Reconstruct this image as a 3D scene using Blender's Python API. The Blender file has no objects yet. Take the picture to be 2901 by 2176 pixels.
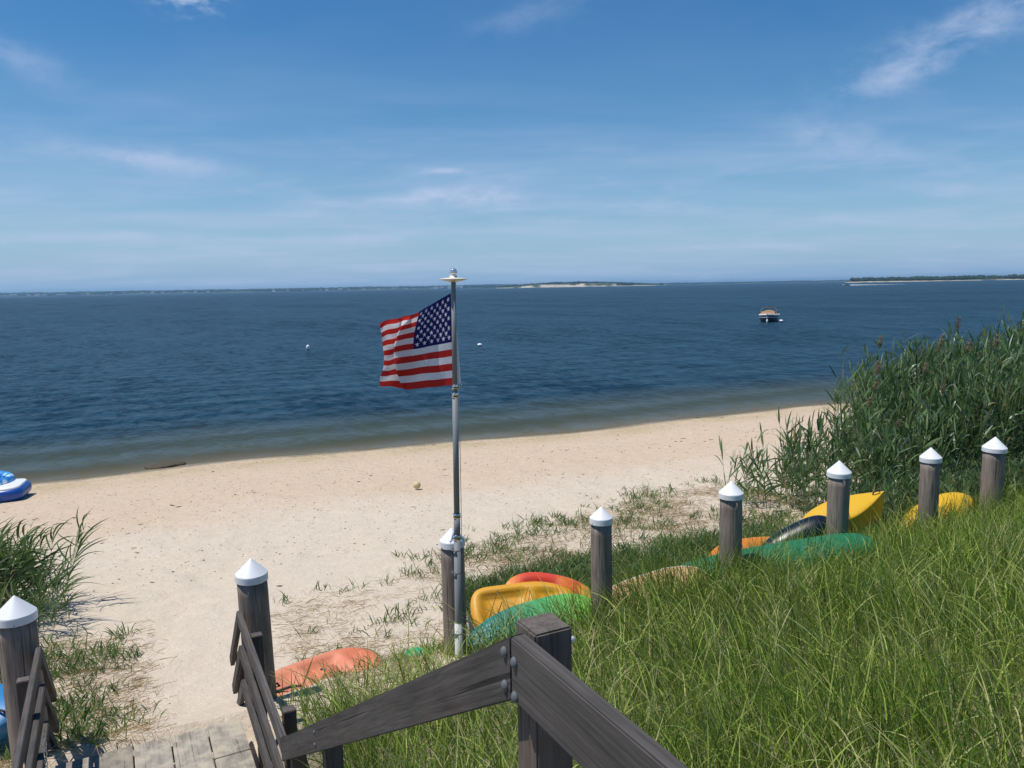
import bpy, bmesh, math, random
import numpy as np
from mathutils import Vector, Matrix

SC = bpy.context.scene
COL = SC.collection
RNG = np.random.RandomState(7)
random.seed(11)

# ------------------------------------------------------------------ camera
FPX, EYE = 769.0, 5.2
PITCH = math.atan((384 - 287) / FPX)
ROLL = 0.018
_f = Vector((0, math.cos(PITCH), -math.sin(PITCH)))
_r0 = Vector((1, 0, 0)); _u0 = _r0.cross(_f)
_r = _r0 * math.cos(ROLL) - _u0 * math.sin(ROLL)
_u = _r0 * math.sin(ROLL) + _u0 * math.cos(ROLL)
cam_data = bpy.data.cameras.new('camera')
cam = bpy.data.objects.new('camera', cam_data)
COL.objects.link(cam)
cam_data.sensor_width = 36.0
cam_data.lens = FPX / 1024 * 36.0
cam_data.clip_start = 0.05
cam_data.clip_end = 60000
cam.matrix_world = Matrix(((_r.x, _u.x, -_f.x, 0), (_r.y, _u.y, -_f.y, 0), (_r.z, _u.z, -_f.z, EYE), (0, 0, 0, 1)))
SC.camera = cam

# ------------------------------------------------------------------ node helpers
def nd(t, typ, ins=None, out=0, **props):
    n = t.nodes.new(typ)
    for k, v in props.items():
        setattr(n, k, v)
    for k, v in (ins or {}).items():
        s = n.inputs[k]
        if isinstance(v, bpy.types.NodeSocket):
            t.links.new(v, s)
        else:
            s.default_value = v
    return n.outputs[out]

def M(t, op, a, b=None, c=None, clamp=False):
    ins = {0: a}
    if b is not None: ins[1] = b
    if c is not None: ins[2] = c
    return nd(t, 'ShaderNodeMath', ins, operation=op, use_clamp=clamp)

def V3(c):
    return (c[0], c[1], c[2], 1.0) if len(c) == 3 else c

def MIX(t, fac, a, b, blend='MIX'):
    a = a if isinstance(a, bpy.types.NodeSocket) else V3(a)
    b = b if isinstance(b, bpy.types.NodeSocket) else V3(b)
    return nd(t, 'ShaderNodeMix', {0: fac, 6: a, 7: b}, out=2, data_type='RGBA', blend_type=blend)

def NOISE(t, vec, scale, detail=3.0, rough=0.55, dist=0.0, out=0):
    return nd(t, 'ShaderNodeTexNoise', {'Vector': vec, 'Scale': scale, 'Detail': detail, 'Roughness': rough, 'Distortion': dist}, out=out)

def SMOOTH(t, x, a, b):
    return nd(t, 'ShaderNodeMapRange', {0: x, 1: a, 2: b, 3: 0.0, 4: 1.0}, interpolation_type='SMOOTHSTEP')

def RAMP(t, fac, stops, interp='LINEAR'):
    n = t.nodes.new('ShaderNodeValToRGB')
    n.color_ramp.interpolation = interp
    els = n.color_ramp.elements
    while len(els) < len(stops):
        els.new(0.5)
    for e, (p, c) in zip(els, stops):
        e.position = p; e.color = V3(c)
    t.links.new(fac, n.inputs[0])
    return n.outputs[0]

def SCALEV(t, vec, s):
    return nd(t, 'ShaderNodeVectorMath', {0: vec, 1: s}, operation='MULTIPLY')

def DOT(t, vec, w):
    return nd(t, 'ShaderNodeVectorMath', {0: vec, 1: w}, out=1, operation='DOT_PRODUCT')

def new_mat(name):
    m = bpy.data.materials.new(name)
    m.use_nodes = True
    t = m.node_tree
    t.nodes.clear()
    return m, t

def finish(t, shader):
    o = t.nodes.new('ShaderNodeOutputMaterial')
    t.links.new(shader, o.inputs['Surface'])

def PB(t, base, rough=0.5, spec=0.5, normal=None, metal=0.0, **extra):
    ins = {'Base Color': base if isinstance(base, bpy.types.NodeSocket) else V3(base), 'Roughness': rough, 'Specular IOR Level': spec, 'Metallic': metal}
    if normal is not None: ins['Normal'] = normal
    ins.update(extra)
    return nd(t, 'ShaderNodeBsdfPrincipled', ins)

def BUMP(t, h, strength=0.3, dist=0.01, normal=None):
    ins = {'Height': h, 'Strength': strength, 'Distance': dist}
    if normal is not None: ins['Normal'] = normal
    return nd(t, 'ShaderNodeBump', ins)

# ------------------------------------------------------------------ world, sun, exposure
SUN_ELEV = math.radians(69)
SUN_AZ = math.atan2(-0.97, -0.17)          # horizontal direction to the sun: high on the left
sun_dir = Vector((math.sin(SUN_AZ) * math.cos(SUN_ELEV), math.cos(SUN_AZ) * math.cos(SUN_ELEV), math.sin(SUN_ELEV)))

world = bpy.data.worlds.new('World'); SC.world = world
world.cycles.sampling_method = 'MANUAL'; world.cycles.sample_map_resolution = 256
world.use_nodes = True
wt = world.node_tree; wt.nodes.clear()
sky = wt.nodes.new('ShaderNodeTexSky')
sky.sky_type = 'NISHITA'; sky.sun_disc = False
sky.sun_elevation = SUN_ELEV; sky.sun_rotation = SUN_AZ
sky.altitude = 0; sky.air_density = 1.0; sky.dust_density = 0.25; sky.ozone_density = 3.0
dirv = nd(wt, 'ShaderNodeTexCoord', out=0)
sep = wt.nodes.new('ShaderNodeSeparateXYZ'); wt.links.new(dirv, sep.inputs[0])
dx, dy, dz = sep.outputs
az = M(wt, 'ARCTAN2', dx, dy)
el = M(wt, 'ARCSINE', dz)
zz = M(wt, 'ADD', M(wt, 'MAXIMUM', dz, 0.0), 0.06)
plane = nd(wt, 'ShaderNodeCombineXYZ', {0: M(wt, 'DIVIDE', dx, zz), 1: M(wt, 'DIVIDE', dy, zz), 2: 0.0})
angv = nd(wt, 'ShaderNodeCombineXYZ', {0: az, 1: el, 2: 0.0})
# thin high cloud in long streaks all round the sky
streak = NOISE(wt, SCALEV(wt, plane, (0.32, 0.62, 1)), 1.0, 5, 0.62, 0.3)
wisps = NOISE(wt, SCALEV(wt, angv, (7, 34, 1)), 1.0, 5, 0.6, 0.4)
lowband = M(wt, 'MULTIPLY', SMOOTH(wt, el, 0.30, 0.08), 0.80)
thin = M(wt, 'MULTIPLY', SMOOTH(wt, streak, 0.34, 0.78), M(wt, 'ADD', lowband, 0.16))
thin = M(wt, 'ADD', thin, M(wt, 'MULTIPLY', SMOOTH(wt, wisps, 0.47, 0.72), M(wt, 'MULTIPLY', SMOOTH(wt, el, 0.22, 0.10), 0.55)))
cloud = M(wt, 'MULTIPLY', thin, 0.54)
fluff = NOISE(wt, SCALEV(wt, angv, (16, 30, 1)), 1.0, 5, 0.62, 0.3)
fluff2 = NOISE(wt, SCALEV(wt, angv, (40, 75, 1)), 1.0, 4, 0.6)
def blob(a0, e0, sa, se, lo, hi, amount, src, tilt=0.0):
    u = M(wt, 'SUBTRACT', az, math.radians(a0))
    v = M(wt, 'SUBTRACT', M(wt, 'SUBTRACT', el, math.radians(e0)), M(wt, 'MULTIPLY', u, tilt))
    g = M(wt, 'ADD', M(wt, 'POWER', M(wt, 'DIVIDE', M(wt, 'ABSOLUTE', u), math.radians(sa)), 2.0), M(wt, 'POWER', M(wt, 'DIVIDE', M(wt, 'ABSOLUTE', v), math.radians(se)), 2.0))
    mask = M(wt, 'EXPONENT', M(wt, 'MULTIPLY', g, -1.0))
    dens = M(wt, 'ADD', M(wt, 'MULTIPLY', src, 1.5), M(wt, 'MULTIPLY', mask, 0.30))
    return M(wt, 'MULTIPLY', M(wt, 'MULTIPLY', SMOOTH(wt, dens, lo, hi), mask), amount)
for args in (
    (31.5, 15.6, 4.6, 1.9, 0.66, 1.55, 0.75, fluff, 0.38), (26.0, 13.2, 4.6, 1.9, 0.62, 1.45, 0.60, fluff, 0.3),
    (-21.6, 18.7, 2.0, 1.0, 0.72, 1.25, 1.0, fluff2, 0.0), (-2.0, 6.6, 4.4, 0.85, 0.62, 1.30, 0.75, fluff, -0.03),
    (-8.0, 6.4, 4.0, 0.6, 0.65, 1.3, 0.45, fluff, 0.06), (-4.3, 8.35, 2.2, 0.32, 0.6, 1.2, 0.6, fluff, 0.0),
    (-25.0, 8.8, 6.5, 0.8, 0.58, 1.3, 0.55, fluff, -0.1), (-31.0, 14.0, 3.0, 1.0, 0.6, 1.3, 0.35, fluff, -0.3),
    (23.0, 9.3, 4.2, 1.2, 0.55, 1.3, 0.4, fluff, -0.2), (2.0, 18.5, 5.0, 1.2, 0.6, 1.4, 0.22, fluff, 0.2),
    (-27.0, 3.7, 7.0, 0.5, 0.5, 1.2, 0.55, fluff, 0.0), (-11.0, 3.6, 5.0, 0.4, 0.5, 1.2, 0.5, fluff, 0.0),
):
    cloud = M(wt, 'ADD', cloud, blob(*args))
cloud = M(wt, 'MINIMUM', cloud, 0.92)
skyc = nd(wt, 'ShaderNodeHueSaturation', {'Hue': 0.5, 'Saturation': 1.42, 'Value': 1.12, 'Fac': 1.0, 'Color': sky.outputs[0]})
horizon = M(wt, 'MULTIPLY', M(wt, 'EXPONENT', M(wt, 'MULTIPLY', M(wt, 'ABSOLUTE', el), -8.0)), 0.95)
skyc = MIX(wt, horizon, skyc, (2.9, 5.2, 8.2))        # moist sea air paling to blue at the horizon, all round
col = MIX(wt, cloud, skyc, (5.6, 6.7, 9.2))
bg = nd(wt, 'ShaderNodeBackground', {'Color': col, 'Strength': 0.085})
wo = wt.nodes.new('ShaderNodeOutputWorld'); wt.links.new(bg, wo.inputs['Surface'])

sl = bpy.data.lights.new('sun', 'SUN'); sl.energy = 4.2; sl.angle = math.radians(0.53); sl.color = (1.0, 0.955, 0.88)
so = bpy.data.objects.new('sun', sl); COL.objects.link(so)
so.rotation_euler = (-sun_dir).to_track_quat('-Z', 'Y').to_euler()

SC.view_settings.view_transform = 'Standard'
SC.view_settings.look = 'None'
SC.view_settings.exposure = 0.06
SC.view_settings.gamma = 1.0
SC.view_settings.use_curve_mapping = False
SC.render.engine = 'CYCLES'
SC.cycles.use_denoising = True
SC.cycles.max_bounces = 8
SC.cycles.transparent_max_bounces = 12
SC.cycles.caustics_reflective = False
SC.cycles.caustics_refractive = False

# ------------------------------------------------------------------ object helpers
def tag(o, label=None, cat=None, group=None, kind=None):
    if label: o['label'] = label
    if cat: o['category'] = cat
    if group: o['group'] = group
    if kind: o['kind'] = kind
    return o

def empty(name, loc=(0, 0, 0), mat3=None):
    o = bpy.data.objects.new(name, None)
    COL.objects.link(o)
    o.empty_display_size = 0.2
    m = Matrix.Translation(loc)
    if mat3 is not None: m = m @ mat3.to_4x4()
    o.matrix_world = m
    return o

def link(name, me, mat=None, parent=None, smooth=False):
    if mat is not None and not me.materials:
        me.materials.append(mat)
    if smooth:
        me.polygons.foreach_set('use_smooth', [True] * len(me.polygons))
    o = bpy.data.objects.new(name, me)
    COL.objects.link(o)
    if parent is not None: o.parent = parent
    return o

def pymesh(name, verts, faces):
    me = bpy.data.meshes.new(name)
    me.from_pydata([tuple(v) for v in verts], [], faces)
    me.update()
    return me

def frame(xdir, up=(0, 0, 1)):
    x = Vector(xdir).normalized()
    y = Vector(up).cross(x).normalized()
    z = x.cross(y)
    return Matrix((x, y, z)).transposed()

def bm_mesh(bm, name):
    bmesh.ops.recalc_face_normals(bm, faces=bm.faces)
    me = bpy.data.meshes.new(name)
    bm.to_mesh(me); bm.free()
    return me

def box_mesh(name, sx, sy, sz, bevel=0.0, segs=1, origin='center'):
    bm = bmesh.new()
    bmesh.ops.create_cube(bm, size=1.0)
    bmesh.ops.scale(bm, vec=(sx, sy, sz), verts=bm.verts)
    if bevel:
        bmesh.ops.bevel(bm, geom=list(bm.edges), offset=bevel, segments=segs, affect='EDGES')
    return bm_mesh(bm, name)

def lathe_mesh(name, prof, seg=32, axis='Z', jitter=0.0):
    vs, fs = [], []
    n = len(prof)
    for k in range(seg):
        a = 2 * math.pi * k / seg
        for (r, z) in prof:
            vs.append((r * math.cos(a), r * math.sin(a), z))
    for k in range(seg):
        k2 = (k + 1) % seg
        for i in range(n - 1):
            fs.append((k * n + i, k2 * n + i, k2 * n + i + 1, k * n + i + 1))
    bm = bmesh.new()
    bv = [bm.verts.new(v) for v in vs]
    for f_ in fs:
        try: bm.faces.new([bv[i] for i in f_])
        except ValueError: pass
    bmesh.ops.remove_doubles(bm, verts=bm.verts, dist=1e-5)
    bmesh.ops.holes_fill(bm, edges=bm.edges, sides=0)
    return bm_mesh(bm, name)

def tube_mesh(name, pts, rad, seg=8, closed=False):
    pts = [Vector(p) for p in pts]
    n = len(pts)
    rads = rad if isinstance(rad, (list, tuple)) else [rad] * n
    vs, fs = [], []
    prev = None
    for i, p in enumerate(pts):
        if closed: tdir = (pts[(i + 1) % n] - pts[i - 1]).normalized()
        else: tdir = (pts[min(i + 1, n - 1)] - pts[max(i - 1, 0)]).normalized()
        if prev is None:
            a = Vector((0, 0, 1)) if abs(tdir.z) < 0.9 else Vector((1, 0, 0))
            s = tdir.cross(a).normalized()
        else:
            s = (prev - tdir * prev.dot(tdir)).normalized()
        prev = s
        b = tdir.cross(s)
        for k in range(seg):
            a = 2 * math.pi * k / seg
            vs.append(p + (s * math.cos(a) + b * math.sin(a)) * rads[i])
    m = n if closed else n - 1
    for i in range(m):
        i2 = (i + 1) % n
        for k in range(seg):
            k2 = (k + 1) % seg
            fs.append((i * seg + k, i * seg + k2, i2 * seg + k2, i2 * seg + k))
    if not closed:
        fs.append(tuple(range(seg))[::-1]); fs.append(tuple((n - 1) * seg + k for k in range(seg)))
    return pymesh(name, vs, fs)

def world_to_obj(o, me_verts_world):
    inv = o.matrix_world.inverted()
    return [inv @ Vector(v) for v in me_verts_world]

def array_mesh(name, V, Q, tone=None):
    me = bpy.data.meshes.new(name)
    nv, nf, k = len(V), len(Q), Q.shape[1]
    me.vertices.add(nv); me.vertices.foreach_set('co', np.ascontiguousarray(V, dtype=np.float32).ravel())
    me.loops.add(nf * k); me.loops.foreach_set('vertex_index', np.ascontiguousarray(Q, dtype=np.int32).ravel())
    me.polygons.add(nf); me.polygons.foreach_set('loop_start', np.arange(0, nf * k, k, dtype=np.int32))
    if tone is not None:
        a = me.attributes.new('tone', 'FLOAT', 'POINT')
        a.data.foreach_set('value', np.ascontiguousarray(tone, dtype=np.float32))
    me.update(calc_edges=True)
    return me

# ------------------------------------------------------------------ plan of the place
# p: metres seaward of the row of pilings, q: metres along the row to the right
DV = np.array([-0.455, 0.8905]); RV = np.array([0.8905, 0.455]); P1 = np.array([-2.5, 7.01])
def pq(X, Y):
    return (X - P1[0]) * DV[0] + (Y - P1[1]) * DV[1], (X - P1[0]) * RV[0] + (Y - P1[1]) * RV[1]
def xy(p, q):
    return P1[0] + p * DV[0] + q * RV[0], P1[1] + p * DV[1] + q * RV[1]
_perm = np.random.RandomState(3).rand(512, 512)
def vnoise(x, y, s=0):
    x = np.asarray(x, float) + 37.3 * s + 1000; y = np.asarray(y, float) + 91.7 * s + 1000
    xi = np.floor(x).astype(int); yi = np.floor(y).astype(int)
    fx = x - xi; fy = y - yi
    fx = fx * fx * (3 - 2 * fx); fy = fy * fy * (3 - 2 * fy)
    g = lambda a, b: _perm[a % 512, b % 512]
    return (g(xi, yi) * (1 - fx) + g(xi + 1, yi) * fx) * (1 - fy) + (g(xi, yi + 1) * (1 - fx) + g(xi + 1, yi + 1) * fx) * fy
def fbm(x, y, s=0, oct=4):
    t = 0; a = 0.5
    for k in range(oct):
        t = t + a * vnoise(np.asarray(x) * 2 ** k, np.asarray(y) * 2 ** k, s + k); a *= 0.5
    return t / (1 - 0.5 ** oct)
def sstep(x, a, b):
    t = np.clip((x - a) / (b - a), 0, 1); return t * t * (3 - 2 * t)
def p_shore(q):
    return 17.3 - 0.087 * q + 0.28 * np.sin(q * 0.31 + 0.6) + 0.12 * np.sin(q * 0.83)
DECK = 1.30
_tr = np.random.RandomState(77)
TREAD = [(_tr.uniform(0.2, 9.5), _tr.normal(-0.3, 0.75), _tr.uniform(0.12, 0.22), _tr.uniform(0.015, 0.04)) for _ in range(170)] + [(_tr.uniform(4, 14), _tr.uniform(-6, 14), _tr.uniform(0.14, 0.24), _tr.uniform(0.010, 0.025)) for _ in range(160)]
def ground(X, Y, rough=True):
    X = np.asarray(X, float); Y = np.asarray(Y, float)
    if X.ndim == 0: return float(ground(X[None], Y[None], rough)[0])
    p, q = pq(X, Y)
    ps = p_shore(np.clip(q, -60, 90))
    t = np.clip((p - 1) / (ps - 1), 0, 1)
    beach = 0.95 * (1 - t) + 0.10 * np.sin(t * math.pi)
    sea = -np.clip((p - ps) * 0.075, 0, 0.9) - np.clip((p - ps - 12) * 0.02, 0, 3)
    z = np.where(p < ps, beach, sea)
    face = 0.95 + (1 - sstep(p, -0.5, 1.0)) * 0.40
    z = np.where(p < 1, face, z)
    z = z + np.clip(-p - 0.5, 0, 12) * 0.20
    stair = sstep(q, -2.0, -1.8) * (1 - sstep(q, -0.12, 0.12))
    line = np.where(p > -2.6, 1.0, 1.0 + np.clip(-2.6 - p, 0, 3.4) * 0.6)
    z = np.where(p < -0.25, z * (1 - stair) + np.minimum(z, line) * stair, z)
    if rough:
        for (p_, q_, r_, d_) in TREAD:                   # scuffed footprints across the soft sand
            k_ = (np.abs(p - p_) < 3 * r_) & (np.abs(q - q_) < 3 * r_)
            if np.any(k_):
                e_ = ((p[k_] - p_) ** 2 + (q[k_] - q_) ** 2) / r_ ** 2
                z = np.array(z); z[k_] += d_ * (0.9 * e_ - 1.0) * np.exp(-1.3 * e_)
        amp = np.where(p < ps - 0.8, 1.0, 0.25)
        z = z + amp * ((fbm(X * 0.7, Y * 0.7, 1) - 0.5) * 0.10 + (fbm(X * 3.1, Y * 3.1, 5, 3) - 0.5) * 0.065 * (1 - sstep(p, 11, 15) * 0.6))
    return z
def gz(x, y):
    return float(ground(x, y))

# ------------------------------------------------------------------ materials
def pos_nodes(t):
    pos = nd(t, 'ShaderNodeNewGeometry', out=0)
    c = -(P1[0] * DV[0] + P1[1] * DV[1]); e = -(P1[0] * RV[0] + P1[1] * RV[1])
    p = M(t, 'ADD', DOT(t, pos, (DV[0], DV[1], 0)), float(c))
    q = M(t, 'ADD', DOT(t, pos, (RV[0], RV[1], 0)), float(e))
    # the shoreline, as in p_shore()
    s = M(t, 'ADD', M(t, 'MULTIPLY', q, -0.087), 17.3)
    s = M(t, 'ADD', s, M(t, 'MULTIPLY', M(t, 'SINE', M(t, 'ADD', M(t, 'MULTIPLY', q, 0.31), 0.6)), 0.28))
    s = M(t, 'ADD', s, M(t, 'MULTIPLY', M(t, 'SINE', M(t, 'MULTIPLY', q, 0.83)), 0.12))
    return pos, p, q, s

def sand_material():
    m, t = new_mat('sand')
    pos, p, q, s = pos_nodes(t)
    off = M(t, 'SUBTRACT', p, s)                       # negative on the dry beach
    big = NOISE(t, pos, 0.55, 4, 0.6)
    mid = NOISE(t, pos, 5.0, 5, 0.65)
    fine = NOISE(t, pos, 38.0, 4, 0.7)
    grit = nd(t, 'ShaderNodeTexVoronoi', {'Vector': pos, 'Scale': 46.0}, out=1)
    gdist = nd(t, 'ShaderNodeTexVoronoi', {'Vector': pos, 'Scale': 46.0}, out=0)
    grit2 = nd(t, 'ShaderNodeTexVoronoi', {'Vector': pos, 'Scale': 11.0}, out=1)
    gd2 = nd(t, 'ShaderNodeTexVoronoi', {'Vector': pos, 'Scale': 11.0}, out=0)
    upper = MIX(t, mid, (0.53, 0.435, 0.335), (0.675, 0.585, 0.47))
    lower = MIX(t, mid, (0.49, 0.365, 0.25), (0.66, 0.53, 0.395))
    zone = SMOOTH(t, M(t, 'ADD', off, M(t, 'MULTIPLY', big, 5.0)), -7.5, -4.2)
    c = MIX(t, zone, upper, lower)
    shell = MIX(t, M(t, 'MULTIPLY', SMOOTH(t, nd(t, 'ShaderNodeSeparateColor', {0: grit}, out=0), 0.80, 0.84), SMOOTH(t, gdist, 0.32, 0.18)), c, (0.80, 0.74, 0.64))
    dark = M(t, 'MULTIPLY', SMOOTH(t, nd(t, 'ShaderNodeSeparateColor', {0: grit}, out=1), 0.83, 0.87), SMOOTH(t, gdist, 0.32, 0.18))
    c = MIX(t, M(t, 'MULTIPLY', dark, M(t, 'ADD', M(t, 'MULTIPLY', zone, 0.35), 0.25)), shell, (0.20, 0.155, 0.12))
    c = MIX(t, M(t, 'MULTIPLY', SMOOTH(t, fine, 0.45, 0.7), 0.25), c, (0.36, 0.29, 0.21))
    # pebbly weed-tinged strip by the water and the wet edge
    band = M(t, 'MULTIPLY', SMOOTH(t, off, -3.2, -0.9), SMOOTH(t, M(t, 'ADD', mid, M(t, 'MULTIPLY', big, 0.5)), 0.55, 0.95))
    c = MIX(t, M(t, 'MULTIPLY', band, 0.75), c, (0.36, 0.29, 0.135))
    wet = SMOOTH(t, M(t, 'ADD', off, M(t, 'MULTIPLY', M(t, 'SUBTRACT', big, 0.5), 0.8)), -0.55, -0.10)
    c = MIX(t, M(t, 'MULTIPLY', wet, 0.75), c, (0.17, 0.135, 0.085))
    # dune soil and rotted straw below the beach grass
    soil = SMOOTH(t, M(t, 'ADD', p, M(t, 'MULTIPLY', M(t, 'SUBTRACT', big, 0.5), 2.0)), -0.4, -1.5)
    c = MIX(t, M(t, 'MULTIPLY', soil, M(t, 'ADD', M(t, 'MULTIPLY', mid, 0.5), 0.45)), c, (0.10, 0.072, 0.04))
    h = M(t, 'ADD', M(t, 'MULTIPLY', fine, 0.5), M(t, 'ADD', M(t, 'MULTIPLY', mid, 1.2), M(t, 'MULTIPLY', M(t, 'SUBTRACT', 0.4, gd2), 0.35)))
    rough = M(t, 'SUBTRACT', 0.95, M(t, 'MULTIPLY', wet, 0.55))
    finish(t, PB(t, c, rough, 0.25, BUMP(t, h, 0.8, 0.03)))
    return m

def water_material():
    m, t = new_mat('water')
    pos, p, q, s = pos_nodes(t)
    off = M(t, 'MAXIMUM', M(t, 'SUBTRACT', p, s), 0.0)
    pqv = nd(t, 'ShaderNodeCombineXYZ', {0: q, 1: p, 2: 0.0})
    w1 = NOISE(t, SCALEV(t, pqv, (1.5, 1.0, 1)), 1.0, 4, 0.65, 0.4)
    w3 = NOISE(t, SCALEV(t, pqv, (0.34, 0.13, 1)), 1.0, 5, 0.75, 0.3)
    w4 = NOISE(t, SCALEV(t, pqv, (0.040, 0.014, 1)), 1.0, 7, 0.75, 0.3)
    swell = nd(t, 'ShaderNodeTexWave', {'Vector': SCALEV(t, pqv, (0.05, 0.33, 1)), 'Scale': 0.32, 'Distortion': 3.2, 'Detail': 3.0, 'Detail Scale': 0.8}, out=1, bands_direction='Y')
    near = SMOOTH(t, off, 55.0, 5.0)
    calm = M(t, 'ADD', M(t, 'MULTIPLY', SMOOTH(t, off, 0.2, 9.0), 0.75), 0.25)
    h = M(t, 'MULTIPLY', M(t, 'MULTIPLY', w1, 0.85), calm)
    h = M(t, 'ADD', h, M(t, 'MULTIPLY', M(t, 'MULTIPLY', swell, near), 0.40))
    h = M(t, 'ADD', h, M(t, 'MULTIPLY', M(t, 'MULTIPLY', w3, 0.9), calm))
    n = BUMP(t, h, 1.0, 0.26)
    # wind ruffles: ripple light and dark painted into body colour and mirror strength
    flecks = M(t, 'ADD', M(t, 'MULTIPLY', w3, 0.32), M(t, 'ADD', M(t, 'MULTIPLY', w4, 0.28), M(t, 'MULTIPLY', w1, 0.40)))
    flecks = SMOOTH(t, flecks, 0.38, 0.62)
    deep = MIX(t, flecks, (0.003, 0.022, 0.042), (0.013, 0.052, 0.082))
    green = (0.105, 0.130, 0.098)
    body_col = MIX(t, SMOOTH(t, off, 1.0, 9.5), green, deep)
    body = nd(t, 'ShaderNodeBsdfDiffuse', {'Color': body_col})
    clear = nd(t, 'ShaderNodeBsdfTransparent', {'Color': MIX(t, SMOOTH(t, off, 0.0, 6.0), (0.80, 0.80, 0.72), (0.28, 0.40, 0.34))})
    f = M(t, 'SUBTRACT', 1.0, M(t, 'EXPONENT', M(t, 'MULTIPLY', off, -0.22)))
    below = nd(t, 'ShaderNodeMixShader', {0: f, 1: clear, 2: body})
    gloss = nd(t, 'ShaderNodeBsdfGlossy', {'Color': (0.9, 0.95, 1, 1), 'Roughness': 0.24, 'Normal': n})
    fr = nd(t, 'ShaderNodeFresnel', {'IOR': 1.333, 'Normal': n})
    fr = M(t, 'MINIMUM', M(t, 'MULTIPLY', fr, M(t, 'ADD', 0.14, M(t, 'MULTIPLY', flecks, 0.42))), 0.22)
    edge = SMOOTH(t, off, 0.0, 0.25)
    finish(t, nd(t, 'ShaderNodeMixShader', {0: M(t, 'MULTIPLY', fr, edge), 1: below, 2: gloss}))
    return m

def wood_material(name, axis, dark, light, stain=0.5, rough=0.8, warm=(0.20, 0.105, 0.055), dust=0.0):
    m, t = new_mat(name)
    oc = nd(t, 'ShaderNodeTexCoord', out=3)
    rnd = nd(t, 'ShaderNodeObjectInfo', out=5)
    shift = nd(t, 'ShaderNodeVectorMath', {0: oc, 1: nd(t, 'ShaderNodeCombineXYZ', {0: M(t, 'MULTIPLY', rnd, 17.0), 1: M(t, 'MULTIPLY', rnd, 9.0), 2: M(t, 'MULTIPLY', rnd, 5.0)})}, operation='ADD')
    st = [1.0, 1.0, 1.0]; st[axis] = 0.035
    g = NOISE(t, SCALEV(t, shift, tuple(st)), 95.0, 5, 0.65, 0.25)
    st2 = [1.0, 1.0, 1.0]; st2[axis] = 0.07
    g2 = NOISE(t, SCALEV(t, shift, tuple(st2)), 22.0, 4, 0.6, 0.8)
    blotch = NOISE(t, shift, 3.2, 4, 0.6)
    crack = NOISE(t, SCALEV(t, shift, tuple([0.02 if i == axis else 1.0 for i in range(3)])), 40.0, 3, 0.5, 0.3)
    k = M(t, 'ADD', M(t, 'MULTIPLY', g, 0.45), M(t, 'ADD', M(t, 'MULTIPLY', g2, 0.35), M(t, 'MULTIPLY', blotch, 0.25)))
    c = RAMP(t, k, [(0.36, dark), (0.66, light)])
    c = MIX(t, M(t, 'MULTIPLY', SMOOTH(t, blotch, 0.52, 0.72), stain), c, warm)
    c = MIX(t, M(t, 'MULTIPLY', SMOOTH(t, crack, 0.64, 0.70), 0.75), c, (0.012, 0.010, 0.009))
    if dust:
        nrm = nd(t, 'ShaderNodeNewGeometry', out=1)
        upz = SMOOTH(t, DOT(t, nrm, (0, 0, 1)), 0.6, 0.95)
        dn = NOISE(t, oc, 6.0, 5, 0.65)
        c = MIX(t, M(t, 'MULTIPLY', M(t, 'MULTIPLY', SMOOTH(t, dn, 0.38, 0.64), upz), dust), c, (0.46, 0.40, 0.31))
    c = nd(t, 'ShaderNodeHueSaturation', {'Hue': 0.5, 'Saturation': 1.0, 'Value': M(t, 'ADD', 0.82, M(t, 'MULTIPLY', rnd, 0.36)), 'Fac': 1.0, 'Color': c})
    h = M(t, 'SUBTRACT', M(t, 'ADD', M(t, 'MULTIPLY', g, 0.7), M(t, 'MULTIPLY', g2, 0.4)), M(t, 'MULTIPLY', SMOOTH(t, crack, 0.62, 0.70), 0.6))
    finish(t, PB(t, c, rough, 0.3, BUMP(t, h, 0.55, 0.004)))
    return m

def plain(name, base, rough=0.5, spec=0.5, metal=0.0, var=0.12, scale=6.0, bump=0.0, dirt=None, **extra):
    m, t = new_mat(name)
    oc = nd(t, 'ShaderNodeTexCoord', out=3)
    n = NOISE(t, oc, scale, 5, 0.6)
    lo = tuple(max(0, c * (1 - var)) for c in base); hi = tuple(min(1, c * (1 + var)) for c in base)
    c = MIX(t, n, lo, hi)
    if dirt is not None:
        dn = NOISE(t, oc, scale * 0.55, 6, 0.7, 0.5)
        c = MIX(t, M(t, 'MULTIPLY', SMOOTH(t, dn, 0.52, 0.75), 0.45), c, dirt)
    rg = M(t, 'ADD', rough - 0.06, M(t, 'MULTIPLY', n, 0.12))
    normal = BUMP(t, NOISE(t, oc, scale * 14, 3, 0.6), bump, 0.002) if bump else None
    finish(t, PB(t, c, rg, spec, normal, metal, **extra))
    return m

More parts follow.
